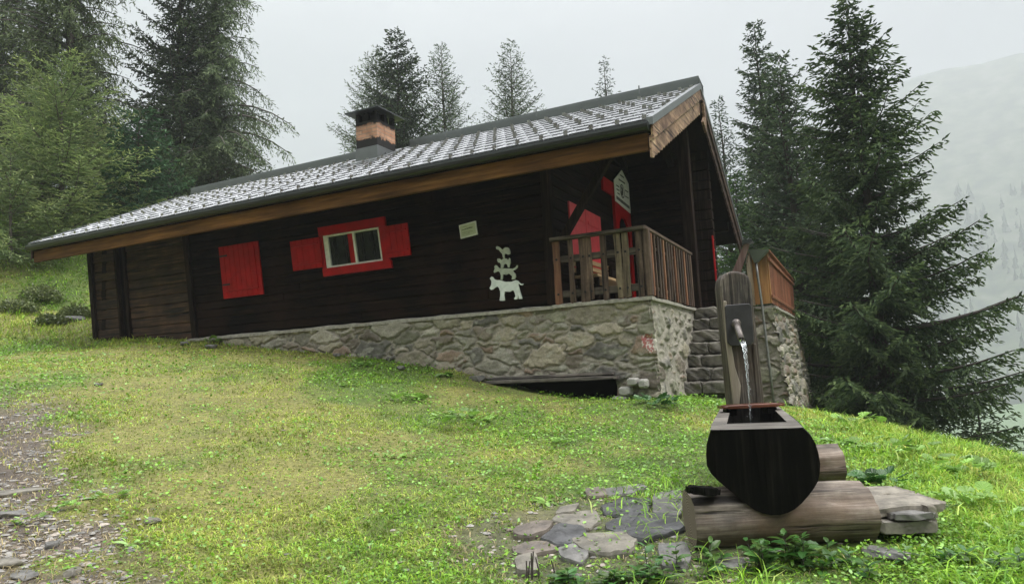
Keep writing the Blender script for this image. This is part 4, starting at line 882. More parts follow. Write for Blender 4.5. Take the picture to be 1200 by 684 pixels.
# ------------------------------------------------------------------ turf
def hut_inside(x, y):
    dx, dy = x - HC[0], y - HC[1]; X_ = dx * HX[0] + dy * HX[1]; Y_ = dx * HY[0] + dy * HY[1]
    return ((X_ > -11.7) & (X_ < -.0) & (Y_ > .02) & (Y_ < 5.9)) | ((X_ > -.05) & (X_ < 1.25) & (Y_ > 1.35) & (Y_ < 9.4)) | ((X_ > -.2) & (X_ < .9) & (Y_ > .75) & (Y_ < 1.4) & (fbm(X_ * 6, Y_ * 6, 88) > .42))
def under_fountain(x, y): return (x > 1.02) & (x < 2.02) & (y > 4.0) & (y < 4.32) | (np.abs(x - 1.45 - (y - 4) * .2) < .22) & (y > 4.0) & (y < 5.8)
def blades(name, n, seed, ymin, ymax, hfun, wfun, kind, label, group=None, xr=(-.86, .86), cfun=None, prob=None, seg=True):
    rs = np.random.default_rng(seed); y = np.exp(rs.uniform(math.log(ymin), math.log(ymax), n)); x = rs.uniform(xr[0], xr[1], n) * y
    keep = ~hut_inside(x, y) & ~under_fountain(x, y) & (rs.random(n) < prob(x, y)); x, y = x[keep], y[keep]; n = len(x)
    z = ground(x, y) - .006; h = hfun(x, y, rs); w = wfun(x, y, rs); az = rs.random(n) * 2 * math.pi; ben = rs.random(n)**.7 * .85 + .3
    d = np.c_[np.cos(az), np.sin(az), np.zeros(n)]; s = np.c_[-np.sin(az), np.cos(az), np.zeros(n)]; up = np.array([0, 0, 1.])[None]; P = np.c_[x, y, z]
    m1 = P + up * (h * .55 * (1 - .25 * ben))[:, None] + d * (h * ben * .4)[:, None]; tp_ = P + up * (h * (1 - .6 * ben))[:, None] + d * (h * ben * 1.15)[:, None]
    V = np.stack([P - s * (w * .4)[:, None], P + s * (w * .4)[:, None], m1 + s * (w * .5)[:, None], m1 - s * (w * .5)[:, None], tp_], 1).reshape(-1, 3)
    b = np.arange(n)[:, None] * 5; tri = np.concatenate([b + np.array([[0, 1, 2]]), b + np.array([[0, 2, 3]]), b + np.array([[3, 2, 4]])])
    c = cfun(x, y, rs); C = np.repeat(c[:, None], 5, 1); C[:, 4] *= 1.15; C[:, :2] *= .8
    o = np_mesh(name, V, tri, MT['grass'], cols=C.reshape(-1, 3)); tag(o, label, group=group, kind='stuff'); return o
def leaflets(name, n, seed, ymin, ymax, sfun, label, cfun, prob, hmax=.05, xr=(-.86, .86)):
    """small round clover and plantain leaves lying over the sward"""
    rs = np.random.default_rng(seed); y = np.exp(rs.uniform(math.log(ymin), math.log(ymax), n)); x = rs.uniform(xr[0], xr[1], n) * y
    keep = ~hut_inside(x, y) & ~under_fountain(x, y) & (rs.random(n) < prob(x, y)); x, y = x[keep], y[keep]; n = len(x)
    P = np.c_[x, y, ground(x, y) + rs.random(n) * hmax]; s = sfun(x, y, rs); az = rs.random(n) * 2 * math.pi; tz = rs.normal(size=n) * .45; tz2 = rs.normal(size=n) * .35
    d = np.c_[np.cos(az) * np.cos(tz), np.sin(az) * np.cos(tz), np.sin(tz)]; s_ = np.c_[-np.sin(az), np.cos(az), tz2]
    V = np.stack([P, P + d * (s * .35)[:, None] + s_ * (s * .36)[:, None], P + d * (s * .8)[:, None] + s_ * (s * .30)[:, None], P + d * s[:, None] * 1.02, P + d * (s * .8)[:, None] - s_ * (s * .30)[:, None], P + d * (s * .35)[:, None] - s_ * (s * .36)[:, None]], 1).reshape(-1, 3)
    F_ = np.concatenate([np.arange(n)[:, None] * 6 + np.array([[0, 1, 2, 3]]), np.arange(n)[:, None] * 6 + np.array([[0, 3, 4, 5]])])
    c = cfun(x, y, rs); o = np_mesh(name, V, F_, MT['leaf'], cols=np.repeat(c[:, None], 6, 1).reshape(-1, 3)); tag(o, label, kind='stuff'); return o
G1 = np.array([.15, .34, .028]); G2 = np.array([.32, .45, .04]); GY = np.array([.50, .51, .10]); GD = np.array([.06, .15, .02]); STR = np.array([.55, .45, .23])
def turfcol(x, y, rs):
    n = len(x); a = rs.random(n)[:, None]; dm = drymask(x, y)[:, None]; gv = sst(.35, .7, fbm(x * 1.3, y * 1.3, 51))[:, None]
    c = (G1 * (1 - a) + G2 * a) * (1 - gv * .22) + GD * gv * .22
    dd = np.clip(dm * .6 + (rs.random(n)[:, None] < .06 + .24 * dm) * .8, 0, 1) * (.35 + .65 * rs.random(n)[:, None])
    c = c * (1 - dd) + (GY * .75 + STR * .25 * a + GY * .25 * (1 - a)) * dd
    tuft = sst(.36, .5, fbm(x * 5.5, y * 5.5, 57, 3))[:, None]
    return c * (.85 + .5 * rs.random(n))[:, None] * (.62 + .45 * tuft)
def turfp(x, y):
    t = sst(.35, .65, fbm(x * 3.1, y * 3.1, 71))
    return np.clip(1 - pathmask(x, y) * (1.08 - .35 * t) - flagmask(x, y) * (.97 - .5 * t) , .02, 1)
rightm = lambda x, y: sst(2.0, 3.2, x - (y - 4) * .25) 
def th(x, y, rs):
    lf = (.020 + .026 * sst(.35, .7, fbm(x * .9, y * .9, 81))); Xh = (x - HC[0]) * HX[0] + (y - HC[1]) * HX[1]; edge = sst(.9, .0, np.abs((x - HC[0]) * HY[0] + (y - HC[1]) * HY[1])) * (1 - 1.4 * sst(-2.8, -2.3, Xh) * sst(-.2, -.6, Xh))  # longer along the wall foot
    return (lf + .10 * rightm(x, y) + .03 * edge + .07 * sst(12, 15, y) + .05 * sst(3.6, 3.1, y) * sst(-.2, .4, x)) * (.4 + rs.random(len(x)))
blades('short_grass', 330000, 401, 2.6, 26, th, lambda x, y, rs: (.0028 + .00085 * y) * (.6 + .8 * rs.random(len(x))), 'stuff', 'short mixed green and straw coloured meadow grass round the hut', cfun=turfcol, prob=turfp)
leaflets('clover_leaves', 170000, 402, 2.6, 20, lambda x, y, rs: (.011 + .0019 * y) * (.6 + .9 * rs.random(len(x))), 'low clover and small round leaves woven into the turf',
         lambda x, y, rs: (G1 * .9 + G2 * .35 * rs.random(len(x))[:, None] + np.array([.03, .04, .03]) * (rs.random(len(x)) < .2)[:, None] * 3) * (.6 + .7 * rs.random(len(x)))[:, None],
         lambda x, y: np.clip(sst(.40, .62, fbm(x * .8 + 9, y * .8, 91)) * .9 + .25 + .35 * rightm(x, y), 0, 1) * turfp(x, y) * (1 - .75 * drymask(x, y)))
def tall_p(x, y):
    k = fbm(x * 2.2, y * 2.2, 95)
    edge_post = sst(.75, .2, np.hypot(x - 1.05, (y - 4.4) * .5)) * .8
    front = sst(3.75, 3.45, y) * sst(-.1, .3, x)
    return np.clip((rightm(x, y) * .8 + front * 1.0 + edge_post + .6 * sst(13, 15, y) * sst(-5, -7, x)) * sst(.38, .6, k) * (1 - flagmask(x, y) * .6), 0, 1)
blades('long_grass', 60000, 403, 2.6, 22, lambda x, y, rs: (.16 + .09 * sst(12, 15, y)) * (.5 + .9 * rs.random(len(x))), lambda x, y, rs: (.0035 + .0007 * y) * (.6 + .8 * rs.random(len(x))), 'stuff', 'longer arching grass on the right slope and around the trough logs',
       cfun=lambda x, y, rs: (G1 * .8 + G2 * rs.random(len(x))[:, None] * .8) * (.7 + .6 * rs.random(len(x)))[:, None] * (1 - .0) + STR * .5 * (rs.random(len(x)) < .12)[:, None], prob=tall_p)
# dead grass litter on the path and flagstones
blades('dry_litter', 60000, 404, 2.6, 9, lambda x, y, rs: .03 + .05 * rs.random(len(x)), lambda x, y, rs: (.002 + .0006 * y) * (.6 + .8 * rs.random(len(x))), 'stuff', 'flattened straw and dead grass on the bare earth', 
       cfun=lambda x, y, rs: STR * (.35 + .7 * rs.random(len(x)))[:, None], prob=lambda x, y: np.clip(pathmask(x, y) * .5 + sst(.25, .5, flagmask(x, y)) * sst(1.0, .6, flagmask(x, y)) * .9 + .1, 0, 1))
# gravel
def gravel(n, seed, ymin, ymax, prob, name, label, smin=.004, smax=.026):
    rs = np.random.default_rng(seed); y = np.exp(rs.uniform(math.log(ymin), math.log(ymax), n)); x = rs.uniform(-.86, .5, n) * y; keep = rs.random(n) < prob(x, y); x, y = x[keep], y[keep]; n = len(x)
    s = smin + (smax - smin) * rs.random(n)**3.2; oc = np.array([(1, 0, 0), (.5, .87, 0), (-.5, .87, 0), (-1, 0, 0), (-.5, -.87, 0), (.5, -.87, 0)]); t_ = oc * .62 + [0, 0, .42]; B_ = np.concatenate([oc, t_])[None] * (.75 + .5 * rs.random((n, 12, 3)))
    B_ = B_ * s[:, None, None] * np.stack([.8 + .8 * rs.random(n), .6 + .5 * rs.random(n), .5 + .5 * rs.random(n)], 1)[:, None]; a = rs.random(n) * 6.28; ca, sa = np.cos(a)[:, None], np.sin(a)[:, None]
    X_ = B_[..., 0] * ca - B_[..., 1] * sa + x[:, None]; Y_ = B_[..., 0] * sa + B_[..., 1] * ca + y[:, None]; Z_ = B_[..., 2] + (ground(x, y) + s * .05)[:, None]
    V = np.stack([X_, Y_, Z_], -1).reshape(-1, 3); b = np.arange(n)[:, None] * 12
    F_ = np.concatenate([b + np.array([[i, (i + 1) % 6, 6 + (i + 1) % 6, 6 + i]]) for i in range(6)] + [b + np.array([[6, 7, 8, 9]]), b + np.array([[6, 9, 10, 11]])])
    c = np.array([.27, .255, .23])[None] * (.45 + .9 * rs.random(n))[:, None] + np.array([.05, .02, 0])[None] * (rs.random(n) < .3)[:, None]
    tag(np_mesh(name, V, F_, MT['stone'], cols=np.repeat(c[:, None], 12, 1).reshape(-1, 3)), label, kind='stuff')
gravel(62000, 405, 2.6, 9, lambda x, y: np.clip(pathmask(x, y) * sst(.2, .6, fbm(x * 2.5, y * 2.5, 97)) + .004 + .15 * flagmask(x, y), 0, 1), 'gravel', 'grey gravel and small stones in the worn path')

# ------------------------------------------------------------------ broad leaved weeds
def leafshape(L, W, n=5, serr=0.0, droop=.3, fold=.15):
    """returns verts, faces of a leaf along +x, drooping, folded on the midrib"""
    vs = []; fs = []
    for i in range(n + 1):
        t = i / n; w = W * math.sin(math.pi * min(1, t * .92 + .06))**.8 * (1 + (serr if i % 2 else -serr)); z = -droop * L * t * t
        vs += [(L * t, -w / 2, z + fold * w * .5), (L * t, 0, z), (L * t, w / 2, z + fold * w * .5)]
    for i in range(n):
        for j in (0, 1): a = i * 3 + j; fs.append((a, a + 3, a + 4, a + 1))
    return np.array(vs), fs
def roundleaf(R_, lobes=9):
    vs = [(0, 0, 0)]; fs = []; m_ = lobes * 2
    for k in range(m_ + 1):
        a = -2.75 + 5.5 * k / m_; r_ = R_ * (1 if k % 2 else .88); vs.append((r_ * math.cos(a) + R_ * .25, r_ * math.sin(a), R_ * (.16 if k % 2 else .30)))
    for k in range(m_): fs.append((0, k + 1, k + 2))
    return np.array(vs), fs
def rotm(az, el, roll=0):
    return np.array(Matrix.Rotation(az, 3, 'Z') @ Matrix.Rotation(-el, 3, 'Y') @ Matrix.Rotation(roll, 3, 'X'))
def lp(c, n): return np.tile(np.array(c)[None], (n, 1))
class PL:
    def __init__(s): s.v = []; s.f = []; s.c = []; s.n = 0
    def add(s, V, fs, c):
        s.v.append(V); s.f += [tuple(s.n + i for i in f) for f in fs]; s.c.append(lp(c, len(V))); s.n += len(V)
    def build(s, name, parent, mt='leaf'):
        me = bpy.data.meshes.new(name); V = np.concatenate(s.v); me.from_pydata(V.tolist(), [], s.f); me.update(); C = np.ones((len(V), 4), np.float32); C[:, :3] = np.concatenate(s.c)
        me.color_attributes.new('Col', 'FLOAT_COLOR', 'POINT').data.foreach_set('color', C.ravel()); me.materials.append(MT[mt]); o = bpy.data.objects.new(name, me); COL.objects.link(o); o.parent = parent; return o
def nettle(pos, h, stems, seed, label, cat='nettle', group='nettles and tall weeds at the front of the logs', col=(.05, .13, .025), spread=.10, LL=.075):
    rs = random.Random(seed); t = empty('nettle_plant', pos); tag(t, label, cat, group); st = MB(); lf = PL()
    for s_ in range(stems):
        bx_, by_ = rs.gauss(0, spread), rs.gauss(0, spread * .6); hh = h * rs.uniform(.6, 1.1); lx, ly = rs.gauss(0, .12) * hh, rs.gauss(0, .10) * hh; n = max(4, int(hh / .035))
        pts = [np.array([bx_ + lx * (k / n)**1.5, by_ + ly * (k / n)**1.5, hh * k / n - .02]) for k in range(n + 1)]
        st.tube([tuple(p) for p in pts], [.0035 * (1 - .6 * k / n) for k in range(n + 1)], 5)
        a0 = rs.random() * 6
        for k in range(1, n + 1):
            f = k / n; sz_ = LL * (.55 + .7 * math.sin(math.pi * min(1, f * .8 + .15)))
            for sd_ in (0, math.pi):
                V, fs = leafshape(sz_ * rs.uniform(.8, 1.2), sz_ * .52, 6, .10, .28, .25); Rm = rotm(a0 + k * 1.571 + sd_ + rs.gauss(0, .2), rs.uniform(-.1, .45) + .4 * f, rs.gauss(0, .2)); g_ = rs.uniform(.7, 1.5)
                lf.add(V @ Rm.T + pts[k], fs, (col[0] * g_ * rs.uniform(.8, 1.5), col[1] * g_, col[2] * g_))
    st.build('stem', MT['bark'], t); lf.build('leaves', t); return t
def rosette(name, pos, R_, n, seed, label, group, cat='weed', rnd=True, col=(.09, .20, .035)):
    rs = random.Random(seed); t = empty(name, pos); tag(t, label, cat, group); lf = PL()
    for k in range(n):
        a = rs.random() * 6.283; rr = R_ * rs.random()**.6; hh = rs.uniform(.02, .09) * (R_ / .2); g_ = rs.uniform(.6, 1.6); s_ = rs.uniform(.5, 1.0) * min(.07, R_ * .32)
        if rnd: V, fs = roundleaf(s_)
        else: V, fs = leafshape(s_ * 3.0, s_ * 1.1, 6, .04, .35, .2)
        Rm = rotm(a, rs.uniform(-.1, .6), rs.gauss(0, .25)); o_ = np.array([math.cos(a) * rr, math.sin(a) * rr, hh]) if rnd else np.array([math.cos(a) * rr * .2, math.sin(a) * rr * .2, .01])
        pale = rs.random() < .18; cc_ = (col[0] * g_ + (.10 if pale else 0), col[1] * g_ + (.12 if pale else 0), col[2] * g_ + (.09 if pale else 0)); lf.add(V @ Rm.T + o_, fs, cc_)
    lf.build('leaves', t); return t
def gp(px, py, d0=2.5): p = hit(px, py, d0); return (float(p[0]), float(p[1]), float(p[2]))
for i, (px, py, h_, ns, lb) in enumerate([(806, 668, .13, 7, 'clump of nettles under the left end of the front log'), (905, 664, .17, 9, 'tallest nettle clump, in front of the middle of the log'), (945, 655, .16, 5, 'upright nettles left of the right end of the log'), (742, 684, .10, 7, 'low nettle-like weeds in front of the paving'), (695, 684, .09, 6, 'toothed weeds beside the dry seed stalks'), (1120, 668, .12, 6, 'leafy weeds in the lower right grass'), (1010, 670, .10, 5, 'weeds in front of the long pale stone')]):
    nettle(gp(px, py), h_, ns, 500 + i, lb)
WG = 'broad-leaved weeds in the turf'
W_ = [(480, 470, .22, 16, 'pale green weed patch in the middle of the turf, left one'), (545, 498, .34, 26, 'widest weed patch in the turf below the plank'), (458, 538, .12, 9, 'small bright weed below the left patch'), (515, 490, .18, 10, 'bright weed between the two large patches'), (405, 452, .12, 9, 'small weed higher up the turf toward the window'), (735, 462, .25, 26, 'leafy weeds around the concrete blocks'), (768, 476, .26, 24, 'dark leafy weeds at the foot of the corner'), (640, 590, .12, 10, 'yellow-green weed left of the paving'), (1035, 568, .18, 20, 'dark leafed weed on the stacked slabs'), (1060, 618, .16, 12, 'big leafed weed in front of the stacked slabs'), (1180, 632, .16, 9, 'large pale leaves at the right edge'), (985, 520, .34, 30, 'bright leafy herbs on the slope behind the rear log'), (1045, 535, .34, 26, 'herbs on the crest below the tall spruce'), (1120, 560, .34, 26, 'herbs on the slope near the crest at right'), (1150, 600, .30, 22, 'pale flowered herbs on the right slope'), (1085, 540, .3, 20, 'yellowish herbs between the crest and the slabs'), (130, 585, .12, 10, 'small weed at the rim of the path'), (30, 612, .08, 8, 'weed between the path stones'), (75, 600, .1, 9, 'tufted weed in the bare earth'), (150, 640, .1, 8, 'low weed right of the path, near the bottom'), (300, 400, .18, 16, 'leafy weeds at the left wall foot'), (250, 402, .2, 16, 'weeds beside the left end of the masonry'), (425, 430, .22, 18, 'weeds along the wall foot below the window'), (520, 440, .26, 22, 'weeds along the wall left of the plank'), (1000, 500, .3, 22, 'herbs close to the terrace wall foot'), (655, 520, .12, 7, 'small weed in open turf left of the steps')]
for i, (px, py, R_, n, lb) in enumerate(W_):
    rosette('broadleaf_weed', gp(px, py, 3), R_, n, 600 + i, lb, WG, rnd=(i % 4 != 3), col=(.19, .33, .06) if i not in (5, 6, 8) else (.04, .11, .025))
# dry seed stalks
sk = empty('dry_seed_stalks', gp(636, 678)); tag(sk, 'cluster of dry brown seed stalks standing in front of the paving', 'stalks')
rs = random.Random(8)
for i in range(6):
    x = rs.uniform(-.09, .06); h_ = rs.uniform(.08, .15); mb = MB().tube([(x, 0, -.02), (x + .004, 0, h_ * .4), (x + rs.gauss(0, .012), 0, h_)], [.0025, .005, .0035], 6); mb.build('stalk', MT['logbrown2'] if 'logbrown2' in MT else MT['bark'], sk)
# long single bents drooping in front of the trough
for i, (pts, lb) in enumerate([([(862, 600), (868, 580), (905, 570), (935, 598)], ''), ]): pass
# shrubs on the bank left of the hut
for i, (px, py, R_, H_, lb) in enumerate([(48, 352, .55, .45, 'low grey-green shrub on the bank beside the hut'), (20, 365, .5, .35, 'dark low shrub at the left edge of the bank'), (88, 372, .4, .35, 'dry grassy shrub against the hut corner'), (60, 380, .35, .28, 'small shrub beside the boulder')]):
    p = gp(px, py, 8); t = empty('low_shrub', p); tag(t, lb, 'shrub', 'low shrubs on the bank'); rs_ = np.random.default_rng(700 + i); n = 1500
    q = rs_.normal(size=(n, 3)); q /= np.linalg.norm(q, axis=1)[:, None]; q *= (rs_.random(n)**.45)[:, None]; q = q * [R_, R_ * .8, H_]; q[:, 2] = np.abs(q[:, 2]); q[:, 2] *= .6 + .6 * fbm(q[:, 0] * 6, q[:, 1] * 6, i)
    dd = rs_.normal(size=(n, 3)); dd /= np.linalg.norm(dd, axis=1)[:, None]; c = (np.array([.09, .13, .04])[None] + np.array([.10, .09, .04])[None] * rs_.random(n)[:, None]) * (.6 + .7 * rs_.random(n))[:, None]
    V, Cv = sprigs(q, dd, .05 + .05 * rs_.random(n), .03 + .02 * rs_.random(n), c, False, rs_); np_mesh('foliage', V, np.arange(len(V)).reshape(-1, 4), MT['leaf'], t, cols=Cv)
    mb = MB()
    for k in range(6): a = k * 1.1; mb.tube([(0, 0, -.05), (math.cos(a) * R_ * .4, math.sin(a) * R_ * .4, H_ * .6)], [.012, .005], 5)
    mb.build('stem', MT['bark'], t)

# far wood on the mountain side, fading into the mist: one mass of distant conifers
rs_ = np.random.default_rng(900); n = 600; bq = np.radians(rs_.uniform(24, 44, n)); Dq = rs_.uniform(640, 1100, n); keep = fbm(bq * 30, Dq * .007, 901) > .47 ; bq, Dq = bq[keep], Dq[keep]; n = len(bq)
tq = (Dq - 640) / 590; zq = -34 + (np.interp(bq, bear, prof) * 3.28 + 34) * tq**1.15; keep = tq < .5; bq, Dq, zq = bq[keep], Dq[keep], zq[keep]; n = len(bq)
hq_ = rs_.uniform(9, 20, n); P = np.c_[np.sin(bq) * Dq, np.cos(bq) * Dq, zq - 2]; V = []; F_ = []
ring = np.array([(math.cos(a), math.sin(a)) for a in np.linspace(0, 2 * math.pi, 7)[:-1]])
lay = []
for (z0, z1, r0) in ((0.05, .55, .22), (.35, .8, .16), (.62, 1.0, .10)):
    for k in range(6): lay.append(((ring[k][0] * r0, ring[k][1] * r0, z0), (ring[(k + 1) % 6][0] * r0, ring[(k + 1) % 6][1] * r0, z0), (0, 0, z1)))
lay = np.array(lay)[None] * hq_[:, None, None, None] * (1 + .2 * rs_.normal(size=(n, 18, 3, 1))) + P[:, None, None, :]
fw = np_mesh('distant_wood', lay.reshape(-1, 3), np.arange(n * 18 * 3).reshape(-1, 3), MT['needles'], cols=np.tile([.02, .03, .018], (n * 54, 1))); tag(fw, 'faint distant conifers on the far mountain side fading into mist', kind='stuff')

# ------------------------------------------------------------------ fountain
def at_z(px, py, dist): return Vector([float(c) for c in at(px, py, dist)])
tf = at(888, 504, 3.98); tb = at(879.2, 480, 5.50)
TA = math.atan2(tb[0] - tf[0], tb[1] - tf[1])                     # heading of the trough
TL = math.hypot(tb[0] - tf[0], tb[1] - tf[1])
tr = empty('water_trough', (tf[0], tf[1], tf[2] - .455), -TA); tag(tr, 'blackened hollowed log water trough lying on two logs, water running into it', 'trough')
# outline of the sawn front end (x to the right, z up from the lowest point)
q = .001264
outl = [((x - 250) * q, (605 - z) * q) for x, z in [(50, 243), (30, 300), (24, 345), (24, 395), (38, 425), (62, 455), (92, 482), (120, 507), (150, 535), (180, 560), (208, 582), (240, 597), (275, 604), (310, 603), (345, 592), (372, 578), (402, 553), (430, 523), (455, 492), (474, 462), (484, 428), (489, 390), (486, 345), (478, 305), (462, 270), (436, 243)]]
NS = 16; mb = MB(); vs = []; m_ = len(outl); top = outl[0][1]
for i in range(NS + 1):
    t = i / NS; y = TL * t; k = 1 + .05 * math.sin(t * 3.1) - .17 * t
    tilt = .02 * t
    for (x, z) in outl:
        n_ = (float(fbm(x * 9 + 5, y * 4 + z * 6, 51)) - .5) * .02 * (0 < i)
        vs.append((x * k + n_, y, top + (z - top) * (k if z < top - .01 else 1) + n_ * (z < top - .01) + tilt))
fs = [(i * m_ + j, i * m_ + j + 1, (i + 1) * m_ + j + 1, (i + 1) * m_ + j) for i in range(NS) for j in range(m_ - 1)]
fs += [tuple(range(m_))[::-1]] + [tuple(NS * m_ + j for j in range(m_))]
mb.add(vs, fs); body = mb.build('trough_body', MT['troughblack'], tr)
# rim: flat grey sawn top round the opening, and the hollow
W0, W1 = outl[-1][0], outl[0][0]
oy0, oy1 = .33, TL - .13; ol, orr = -.165, .175; k1 = 1 - .17
def wx(x, y): return x * (1 + .05 * math.sin(y / TL * 3.1) - .17 * y / TL)
def zt(y): return top + .02 * y / TL
mb = MB(); vs = []
for (y, a, b_) in ((0, W1, W0), (oy0, W1, W0), (oy1, W1, W0), (TL, W1, W0)):
    for x in (a, ol, orr, b_): vs.append((wx(x, y), y, zt(y)))
vs += [(wx(x, y), y, zt(y) - .20) for y in (oy0, oy1) for x in (ol + .02, orr - .02)]
fs = [(0, 1, 5, 4), (1, 2, 6, 5), (2, 3, 7, 6), (4, 5, 9, 8), (6, 7, 11, 10), (8, 9, 13, 12), (9, 10, 14, 13), (10, 11, 15, 14)]
mb.add([(p[0], p[1], p[2] + .006 + (float(fbm(p[0] * 20, p[1] * 9, 5)) - .5) * .006) for p in vs[:16]], fs)
mb.build('trough_rim', MT['troughtop'], tr)
z5 = zt(oy0) + .006
vin = [(wx(ol, oy0), oy0, z5), (wx(orr, oy0), oy0, z5), (wx(orr, oy1), oy1, z5 + .015), (wx(ol, oy1), oy1, z5 + .015)] + [(wx(ol, oy0) + .02, oy0 + .02, z5 - .2), (wx(orr, oy0) - .02, oy0 + .02, z5 - .2), (wx(orr, oy1) - .02, oy1 - .02, z5 - .2), (wx(ol, oy1) + .02, oy1 - .02, z5 - .2)]
me_ = MB().add(vin, [(0, 1, 5, 4), (1, 2, 6, 5), (2, 3, 7, 6), (3, 0, 4, 7), (4, 5, 6, 7)])
o = me_.build('hollow', MT['troughblack'], tr)
MB().add([(wx(ol, oy0) + .008, oy0 + .008, z5 - .075), (wx(orr, oy0) - .008, oy0 + .008, z5 - .075), (wx(orr, oy1) - .008, oy1 - .008, z5 - .075), (wx(ol, oy1) + .008, oy1 - .008, z5 - .075)], [(0, 1, 2, 3)]).build('water', MT['water'], tr)
# board across the back of the trough
bl = at(842, 476, 5.15); br_ = at(914, 474, 5.15)
bd = empty('trough_board', ((bl[0] + br_[0]) / 2, 5.12, (bl[2] + br_[2]) / 2 - .012), -.03); tag(bd, 'wet red-brown board laid across the trough under the water jet', 'board')
hw = float(br_[0] - bl[0]) / 2
MB().add(*rough_box(-hw, hw, -.085, .085, 0, .026, 71, .003)).build('plank', MT['board'], bd)
for x in (-hw + .07, hw - .09): MB().box(x - .035, x + .035, -.06, .06, -.045, -.001).build('cleat', MT['troughblack'], bd, bevel=.004)
# post
pb0 = at(881, 470, 5.62); pt0 = at(864, 318, 5.62); zg = g1(pb0[0], 5.65)
ps = empty('fountain_post', (pb0[0], 5.66, zg - .05)); tag(ps, 'weathered grey rounded wooden fountain post with a dark plate, behind the trough', 'post')
def pp(px, py, y=5.62): a = at(px, py, y); return (float(a[0] - pb0[0]), float(a[2] - zg + .05))
L_ = [pp(*p) for p in [(859, 480), (857, 462), (854, 430), (851, 400), (848, 372), (846, 350), (844.6, 336), (845.5, 326), (850, 320), (857, 317.5), (865, 317.5), (873, 319.5), (878, 324), (881, 332), (882.5, 345), (885, 370), (889, 400), (892, 430), (895, 455), (897, 478)]]
zb_ = 0.0; L_ = [(L_[0][0] + .02, zb_)] + L_ + [(L_[-1][0] + .03, zb_)]
mb = MB(); mb.prism(L_, 1, -.04, .15)
po = mb.build('post', MT['troughpost'], ps, bevel=.022)
po.modifiers['bevel'].segments = 3
# the pale sapwood strip down its left edge and a deep check
P1 = [pp(*p, y=5.57) for p in [(849, 352), (853, 352), (858, 400), (863, 430), (870, 452), (868, 474), (861, 474), (857, 440), (852, 400)]]
MB().prism(P1, 1, -.062, -.041).build('sapwood', wood('pale_sapwood', (.12, .10, .075), (.25, .22, .17), (.38, .34, .28), 'z', .6, .5), ps, bevel=.006)
P1 = [pp(*p, y=5.57) for p in [(884, 402), (888, 402), (895, 474), (889, 474)]]
MB().prism(P1, 1, -.060, -.041).build('loose_bark_edge', MT['troughpost'], ps, bevel=.006)
# metal plate with two bent flanges
P2 = [pp(*p, y=5.55) for p in [(850.5, 359), (852.5, 357), (879, 355), (882, 358), (885, 400), (881, 404), (858, 405), (854, 401)]]
pl = MB().prism(P2, 1, -.085, -.066).build('plate', MT['plate'], ps, bevel=.004)
s0 = pp(866, 378, 5.50); s1 = pp(869.5, 398, 5.33)
sp = MB().tube([(s0[0], -.07, s0[1]), (s0[0], -.10, s0[1] - .012), (s1[0], -.32, s1[1] - .0)], [.025, .025, .024], 16, False).build('spout', MT['spout'], ps, smooth=True)
so = sp.modifiers.new('wall', 'SOLIDIFY'); so.thickness = .005
MB().tube([(s0[0], -.066, s0[1]), (s0[0], -.10, s0[1] - .003)], .036, 14).build('collar', MT['spout'], ps, smooth=True)
# falling water
x0, y0, z0 = pb0[0] + s1[0], 5.66 - .325, zg - .05 + s1[1] - .01
we = at(879.5, 492, 4.95); we[2] = tf[2] - .065
mb = MB(); n = 60; pts = []; rad = []; r_ = random.Random(2)
for i in range(n + 1):
    t = i / n; pts.append((x0 + (we[0] - x0) * t**.75 + r_.uniform(-.0025, .0025) * min(1, t * 4), y0 + (we[1] - y0) * t**.55, z0 + (we[2] - z0) * t)); rad.append((.016 * (1 - t)**3 + .0045) * (1 + r_.uniform(-.25, .35) * min(1, t * 3)))
mb.tube(pts, rad, 10)
wj = mb.build('water_jet', MT['jet'], None, smooth=True); tag(wj, 'thin jet of water falling from the spout into the trough', 'water jet')
mb = MB()
for i in range(46):
    t = r_.uniform(.12, 1); p = (x0 + (we[0] - x0) * t**.75 + r_.gauss(0, .012) * (.5 + t), y0 + (we[1] - y0) * t**.55 + r_.gauss(0, .012), z0 + (we[2] - z0) * t + (abs(r_.gauss(0, .03)) if t > .9 else 0)); rr = r_.uniform(.0015, .0035)
    mb.add([(p[0] + a * rr, p[1] + b_ * rr, p[2] + c * rr) for a, b_, c in ((1, 0, 0), (-1, 0, 0), (0, 1, 0), (0, -1, 0), (0, 0, 2), (0, 0, -1.3))], [(0, 2, 4), (2, 1, 4), (1, 3, 4), (3, 0, 4), (2, 0, 5), (1, 2, 5), (3, 1, 5), (0, 3, 5)])
tag(mb.build('water_drops', MT['jet'], None), 'tiny water drops scattered round the jet', 'water drops', kind='stuff')

